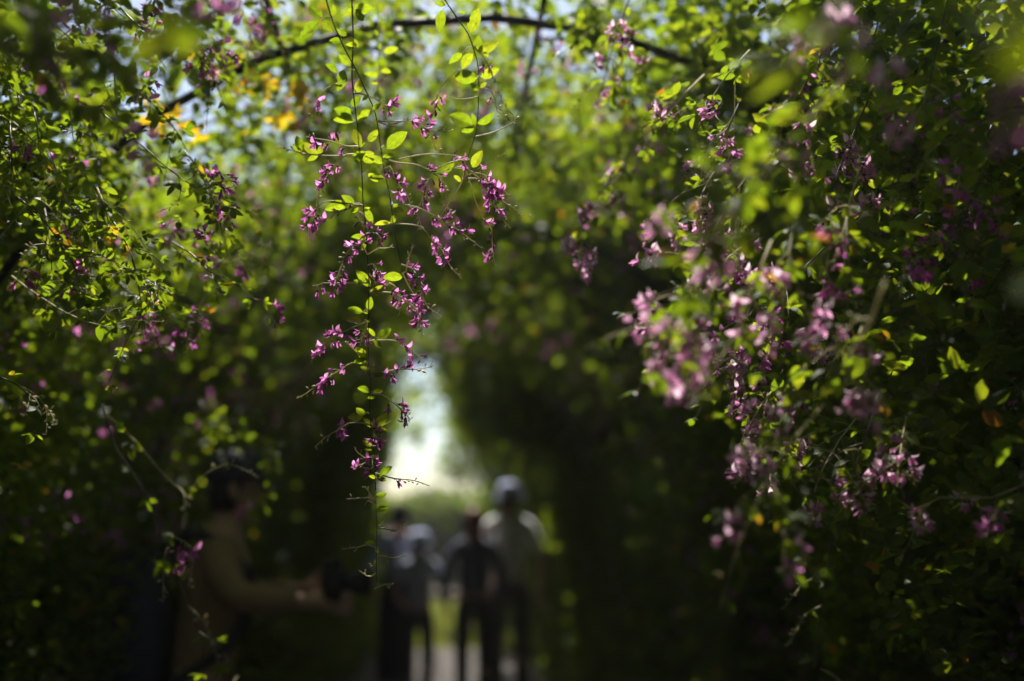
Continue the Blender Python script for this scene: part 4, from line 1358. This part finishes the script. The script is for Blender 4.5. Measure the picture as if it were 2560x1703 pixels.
spray('bush_clover_spray', 'bright yellow green branch with big blurred leaves slanting down from the upper right', 'flowering branch',
      pp(.95, .85, (2140, 170), (2055, 256), (1990, 335), (1922, 423), (1853, 517), (1794, 625), (1735, 714), (1700, 755)), RG, leaf=.028, gap=.017, nrac=4, pale=True, detail=True, bare=.05, branchlets=5, r=.0021, dark_stem=False)
spray('bush_clover_spray', 'blurred pink bunches at the leftmost tip of the right hand foliage', 'flowering branch',
      pp(1.1, 1.0, (1930, 600), (1860, 770), (1835, 840), (1800, 900), (1760, 960), (1715, 995)), RG, leaf=.022, gap=.028, nrac=6, pale=True, detail=True, bare=.05, branchlets=3, dark_stem=False)
spray('bush_clover_spray', 'soft pink flower heads crowding left of the sharp raceme in the right foliage', 'flowering branch',
      pp(1.05, .95, (1790, 700), (1740, 790), (1700, 850), (1665, 895), (1650, 930)), RG, leaf=.020, gap=.03, nrac=5, pale=True, detail=True, bare=0, branchlets=2, dark_stem=False)
spray('bush_clover_spray', 'sharp small leaved shoot with one crisp pink raceme in the right foliage', 'flowering branch',
      pp(1.4, 1.35, (2060, 620), (1990, 690), (1930, 740), (1900, 800), (1870, 870), (1840, 920)), RG, leaf=.026, gap=.022, nrac=9, pale=False, detail=True, bare=.15, branchlets=4)
spray('bush_clover_spray', 'forked twig with curling end in the dark right foliage', 'flowering branch',
      pp(1.25, 1.2, (2150, 420), (2126, 500), (2113, 558), (2108, 581), (2040, 649), (1960, 720)), RG, leaf=.028, gap=.025, nrac=2, pale=False, detail=True, branchlets=4, dark_stem=False)
spray('bush_clover_spray', 'straight bare twig slanting through the dark right foliage', 'flowering branch',
      pp(.95, 1.0, (2215, 700), (2194, 752), (2176, 806), (2131, 874), (2086, 950)), RG, leaf=.02, gap=.09, nrac=1, r=.0018, dark_stem=False, leaf_p=.4)
spray('bush_clover_spray', 'long thin shoot hanging lowest on the right, pink above and small leaves below', 'flowering branch',
      pp(1.3, 1.25, (2200, 960), (2184, 1036), (2162, 1099), (2144, 1148), (2130, 1224), (2117, 1291), (2095, 1330)), RG, leaf=.018, gap=.03, nrac=5, pale=True, detail=True, bare=.1, branchlets=2)
spray('bush_clover_spray', 'bare thin shoot end dangling to the lower edge at the right', 'flowering branch',
      pp(1.25, 1.22, (2095, 1330), (2081, 1354), (2068, 1421), (2056, 1471), (2050, 1538), (2047, 1628), (2052, 1700)), RG, leaf=.020, gap=.034, nrac=3, pale=True, bare=1, r=.0009)
spray('bush_clover_spray', 'nearly level twig with small bright leaves pointing left at the lower right', 'flowering branch',
      pp(1.2, 1.25, (2600, 1180), (2552, 1215), (2480, 1244), (2350, 1244), (2283, 1275), (2230, 1240)), RG, leaf=.024, gap=.05, nrac=4, pale=True, bare=.4, dark_stem=False)
spray('bush_clover_spray', 'leafy shoot with grey shining leaves hanging at the right edge', 'flowering branch',
      pp(1.15, 1.1, (2560, 980), (2580, 1090), (2555, 1180), (2540, 1260), (2540, 1360)), RG, leaf=.030, gap=.032, nrac=1)
spray('bush_clover_spray', 'pink and yellow green shoot above the lowest right hand flowers', 'flowering branch',
      pp(1.1, 1.0, (2060, 1010), (2000, 1080), (1960, 1130), (1900, 1230), (1880, 1320)), RG, leaf=.024, gap=.028, nrac=3, pale=True, detail=True, bare=.1, branchlets=4, dark_stem=False)
spray('bush_clover_spray', 'lone yellow lit sprig at the left edge of the lower right flowers', 'flowering branch',
      pp(1.2, 1.15, (2040, 1080), (1980, 1110), (1930, 1105), (1895, 1110)), RG, leaf=.018, gap=.02, nrac=2, pale=True, bare=0, dark_stem=False)
spray('bush_clover_spray', 'big soft yellow green leaves close to the lens at the upper right', 'leafy branch',
      pp(.72, .66, (2160, -60), (2090, 20), (2040, 80), (2010, 130), (1985, 170)), RG, leaf=.036, gap=.016, nrac=1, pale=True, bare=0, dark_stem=False)
_nb = spray('bush_clover_spray', 'very blurred magenta blossom closest to the lens at the right edge', 'flowering branch',
      pp(.64, .62, (2700, 0), (2640, 50), (2580, 110), (2522, 190)), RG, leaf=.022, gap=.08, nrac=0, leaf_p=.3)
for _k in range(6):
    link('flower', FLOWERS[_k % 4], _nb, frame(P(2522 + 12 * (-1) ** _k, 170 + 30 * _k, .62) - _nb.location, CAMR @ Vector((.35 * (-1) ** _k, -1, .2)), Vector((0, -1, .3)) + rv(.3)) @ Matrix.Scale(.85, 4))
spray('bush_clover_spray', 'two very blurred green leaves close to the lens at the right edge', 'leafy branch',
      pp(.60, .56, (2700, 640), (2640, 690), (2570, 710), (2530, 720)), RG, leaf=.026, gap=.03, nrac=0)
spray('bush_clover_spray', 'dark smudge of leaves close to the lens in the upper right corner', 'leafy branch',
      pp(.40, .38, (2680, -60), (2580, 20), (2500, 60), (2440, 110)), RG, leaf=.030, gap=.035, nrac=0, bare=0)
spray('bush_clover_spray', 'pink headed shoot drooping before the darkest right foliage', 'flowering branch',
      pp(1.0, .95, (2330, -60), (2290, 20), (2250, 90), (2235, 160), (2230, 250)), RG, leaf=.024, gap=.03, nrac=2, pale=True, bare=0, detail=True, rac_from=.6)
spray('bush_clover_spray', 'green leaves and pink buds blurred right of the big soft leaves', 'flowering branch',
      pp(1.0, .95, (2160, -60), (2120, 40), (2050, 100), (1960, 110), (1880, 150), (1850, 165)), RG, leaf=.026, gap=.02, nrac=2, pale=True, bare=0, detail=True, dark_stem=False)
spray('bush_clover_spray', 'shoot of dull pink flowers fading into the dark far right', 'flowering branch',
      pp(1.3, 1.2, (2460, 420), (2420, 520), (2390, 600), (2340, 660)), RG, leaf=.026, gap=.03, nrac=7, bare=.1, detail=True)
for i, (x, y, d, dx, dy) in enumerate(RIGHT_BAND):
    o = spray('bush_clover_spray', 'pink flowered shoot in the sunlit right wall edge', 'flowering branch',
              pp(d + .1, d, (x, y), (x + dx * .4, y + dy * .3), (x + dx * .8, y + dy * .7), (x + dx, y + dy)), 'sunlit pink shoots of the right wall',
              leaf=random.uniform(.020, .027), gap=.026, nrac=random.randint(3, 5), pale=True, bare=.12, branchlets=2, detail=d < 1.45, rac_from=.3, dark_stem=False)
    note('sunlit right wall edge', o, x + dx, y + dy, 1, 1450, 2200, 60, 1400)
for i in range(58):
    x = random.uniform(1750, 2650); y = random.uniform(-100, 900) * (1 if random.random() < .4 else .7)
    if x < 1650 + max(0, y - 500) * .55:
        x += 380
    d = random.uniform(1.15, 1.75)
    dx = random.uniform(-190, -20); dy = random.uniform(120, 320)
    if any(in_lane(P(x + dx * t_, y + dy * t_, d), 1.3) for t_ in (0, .5, 1)):
        continue
    nr = random.choice((0, 1, 2, 4, 5)) if x < 2250 else random.choice((0, 0, 1, 2))
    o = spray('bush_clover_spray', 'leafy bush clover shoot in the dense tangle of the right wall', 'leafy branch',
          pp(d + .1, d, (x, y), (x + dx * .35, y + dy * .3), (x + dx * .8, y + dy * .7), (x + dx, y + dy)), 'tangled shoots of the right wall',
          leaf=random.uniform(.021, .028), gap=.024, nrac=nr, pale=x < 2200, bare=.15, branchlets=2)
    note('right wall tangle', o, x + dx, y + dy, nr, 1500, 2560, -100, 1200)

# ------------------------------------------------------------------ shoots of the left side
LG = 'flowering shoots of the left wall'
spray('bush_clover_spray', 'sharp brown twig sloping from the left wall to a bare pale tip', 'flowering branch',
      pp(1.5, 1.45, (240, 270), (310, 328), (365, 372), (401, 405), (456, 449), (511, 482), (584, 508)), LG, leaf=.024, gap=.028, nrac=5, bare=.7, rac_from=.5)
spray('bush_clover_spray', 'brightest yellow leaf tip of a slender twig at the middle of the left wall', 'flowering branch',
      pp(1.55, 1.45, (30, 690), (64, 717), (105, 745), (150, 774), (210, 803), (260, 815), (312, 825)), LG, leaf=.026, gap=.034, nrac=2, bare=.6, dark_stem=False)
spray('bush_clover_spray', 'leafy shoot with magenta tip reaching out over the dark hollow at the left', 'flowering branch',
      pp(1.75, 1.65, (280, 690), (319, 723), (350, 771), (415, 793), (460, 800), (504, 812)), LG, leaf=.025, gap=.025, nrac=5, bare=.35, branchlets=3, detail=True)
spray('bush_clover_spray', 'pale stalked shoot with magenta flowers pointing right below the sharp twig', 'flowering branch',
      pp(1.8, 1.7, (330, 600), (390, 590), (446, 580), (500, 580), (560, 577)), LG, leaf=.022, gap=.03, nrac=5, bare=.4, branchlets=2, detail=True, dark_stem=False)
spray('bush_clover_spray', 'curving dry twig with purple flowers hooked down at the edge of the left wall', 'flowering branch',
      pp(1.75, 1.7, (380, 600), (440, 630), (490, 660), (530, 670), (580, 690)), LG, leaf=.022, gap=.035, nrac=8, bare=.5, branchlets=2, detail=True)
spray('bush_clover_spray', 'long dark shoot with small leaves hanging in front of the stooping visitor', 'flowering branch',
      pp(1.2, 1.15, (255, 1010), (269, 1065), (293, 1128), (336, 1190), (384, 1276), (418, 1372), (456, 1478), (499, 1584), (509, 1622), (505, 1720)), LG, leaf=.019, gap=.045, leaf_p=.7, nrac=4, bare=.85, branchlets=2, detail=True)
spray('bush_clover_spray', 'arched raceme with two magenta flowers above the visitor at the left', 'flowering branch',
      pp(1.2, 1.18, (270, 1040), (300, 1065), (345, 1110), (395, 1170), (440, 1215), (490, 1225)), LG, leaf=.018, gap=.09, nrac=2, bare=.5, detail=True, dark_stem=False, leaf_p=.5)
spray('bush_clover_spray', 'purple flowered sprig with pointed leaves against the sky at the upper left', 'flowering branch',
      pp(1.45, 1.4, (300, 20), (340, 60), (375, 85), (400, 100), (450, 110)), LG, leaf=.026, gap=.026, nrac=5, bare=.2, detail=True)
spray('bush_clover_spray', 'magenta flowers in front of a white sky gap at the upper left', 'flowering branch',
      pp(1.6, 1.65, (420, 60), (470, 110), (500, 140), (530, 160)), LG, leaf=.022, gap=.035, nrac=7, bare=0, detail=True)
spray('bush_clover_spray', 'magenta spray on the dark rail at the top left of the arch', 'flowering branch',
      pp(1.8, 1.85, (560, -30), (600, 5), (630, 25), (660, 40)), LG, leaf=.024, gap=.03, nrac=7, bare=.1, detail=True)
spray('bush_clover_spray', 'blurred pink flower hanging near the lens at the top left', 'flowering branch',
      pp(.95, .95, (380, -60), (410, -10), (430, 25), (440, 60)), LG, leaf=.022, gap=.04, nrac=3, bare=0, detail=True)
spray('bush_clover_spray', 'dark blurred branch across the top left corner', 'leafy branch',
      pp(.8, .95, (-80, -40), (40, 20), (150, 60), (260, 110)), LG, leaf=.030, gap=.018, nrac=3, bare=0, branchlets=4)
spray('bush_clover_spray', 'dark blurred branch below the top left corner', 'leafy branch',
      pp(.85, 1.0, (-80, 90), (40, 130), (160, 190), (300, 260)), LG, leaf=.030, gap=.018, nrac=4, bare=0, branchlets=4)
spray('bush_clover_spray', 'soft yellow green twig crossing close to the lens at the top left', 'leafy branch',
      pp(.6, .6, (480, -70), (420, -10), (350, 30), (280, 70)), LG, leaf=.026, gap=.03, nrac=0)
spray('bush_clover_spray', 'slender twig with bright single leaves at the lower left edge', 'flowering branch',
      pp(1.4, 1.35, (-30, 930), (40, 960), (90, 1000), (110, 1040), (60, 1130)), LG, leaf=.026, gap=.04, nrac=3, bare=.7)
for i in range(70):
    y = random.uniform(-120, 720)
    x = random.uniform(-160, 560 if y < 700 else 330)
    if 330 < x < 620 and 60 < y < 330:
        x -= 330
    d = random.uniform(1.3, 1.8) if y > 250 else random.uniform(1.05, 1.75)
    dx = random.uniform(-20, 170); dy = random.uniform(60, 240)
    if any(in_lane(P(x + dx * t_, y + dy * t_, d), 1.3) for t_ in (0, .5, 1)):
        continue
    nr = random.choice((0, 0, 1, 2)) if y < 650 else random.choice((0, 0, 0, 1))
    o = spray('bush_clover_spray', 'leafy bush clover shoot in the dense tangle of the left wall', 'leafy branch',
          pp(d + .1, d, (x, y), (x + dx * .4, y + dy * .25), (x + dx * .8, y + dy * .65), (x + dx, y + dy)), 'tangled shoots of the left wall',
          leaf=random.uniform(.017, .024), gap=.019, nrac=nr, bare=.45, branchlets=2, dark_stem=random.random() < .5)
    note('left wall tangle', o, x + dx, y + dy, nr, -100, 700, -100, 1000)
# roof shoots hanging behind the focus
for i in range(85):
    x = random.uniform(600, 1640); y = random.uniform(-120, 420)
    d = random.uniform(2.0, 3.0)
    dx = random.uniform(-120, 120); dy = random.uniform(80, 210)
    if any(in_lane(P(x + dx * t_, y + dy * t_, d), 1.3) for t_ in (0, .5, 1)):
        continue
    nr = random.choice((1, 2, 3))
    o = spray('bush_clover_spray', 'blurred sunlit shoot hanging from the tunnel roof behind the pipe arch', 'leafy branch',
          pp(d, d + .1, (x, y), (x + dx * .4, y + dy * .25), (x + dx * .8, y + dy * .65), (x + dx, y + dy)), 'sunlit shoots of the tunnel roof',
          leaf=random.uniform(.026, .032), gap=.028, nrac=nr, pale=x > 1250, bare=.2, branchlets=1, dark_stem=False)
    note('sunlit tunnel roof', o, x + dx, y + dy, nr, 600, 1640, 0, 560)

# dim shoots before the head of the visitor at the left
for k, (x, y, dx, dy) in enumerate(((500, 1000, 60, 150), (640, 1030, 30, 150), (700, 1080, -50, 190))):
    spray('bush_clover_spray', 'dim blurred shoot before the visitor at the left, %s of three from left' % ORD[k], 'leafy branch',
          pp(2.5, 2.45, (x, y), (x + dx * .4, y + dy * .3), (x + dx * .8, y + dy * .7), (x + dx, y + dy)), 'dim shoots before the visitor',
          leaf=.026, gap=.024, nrac=1 if k == 2 else 0, branchlets=2)
word_labels()
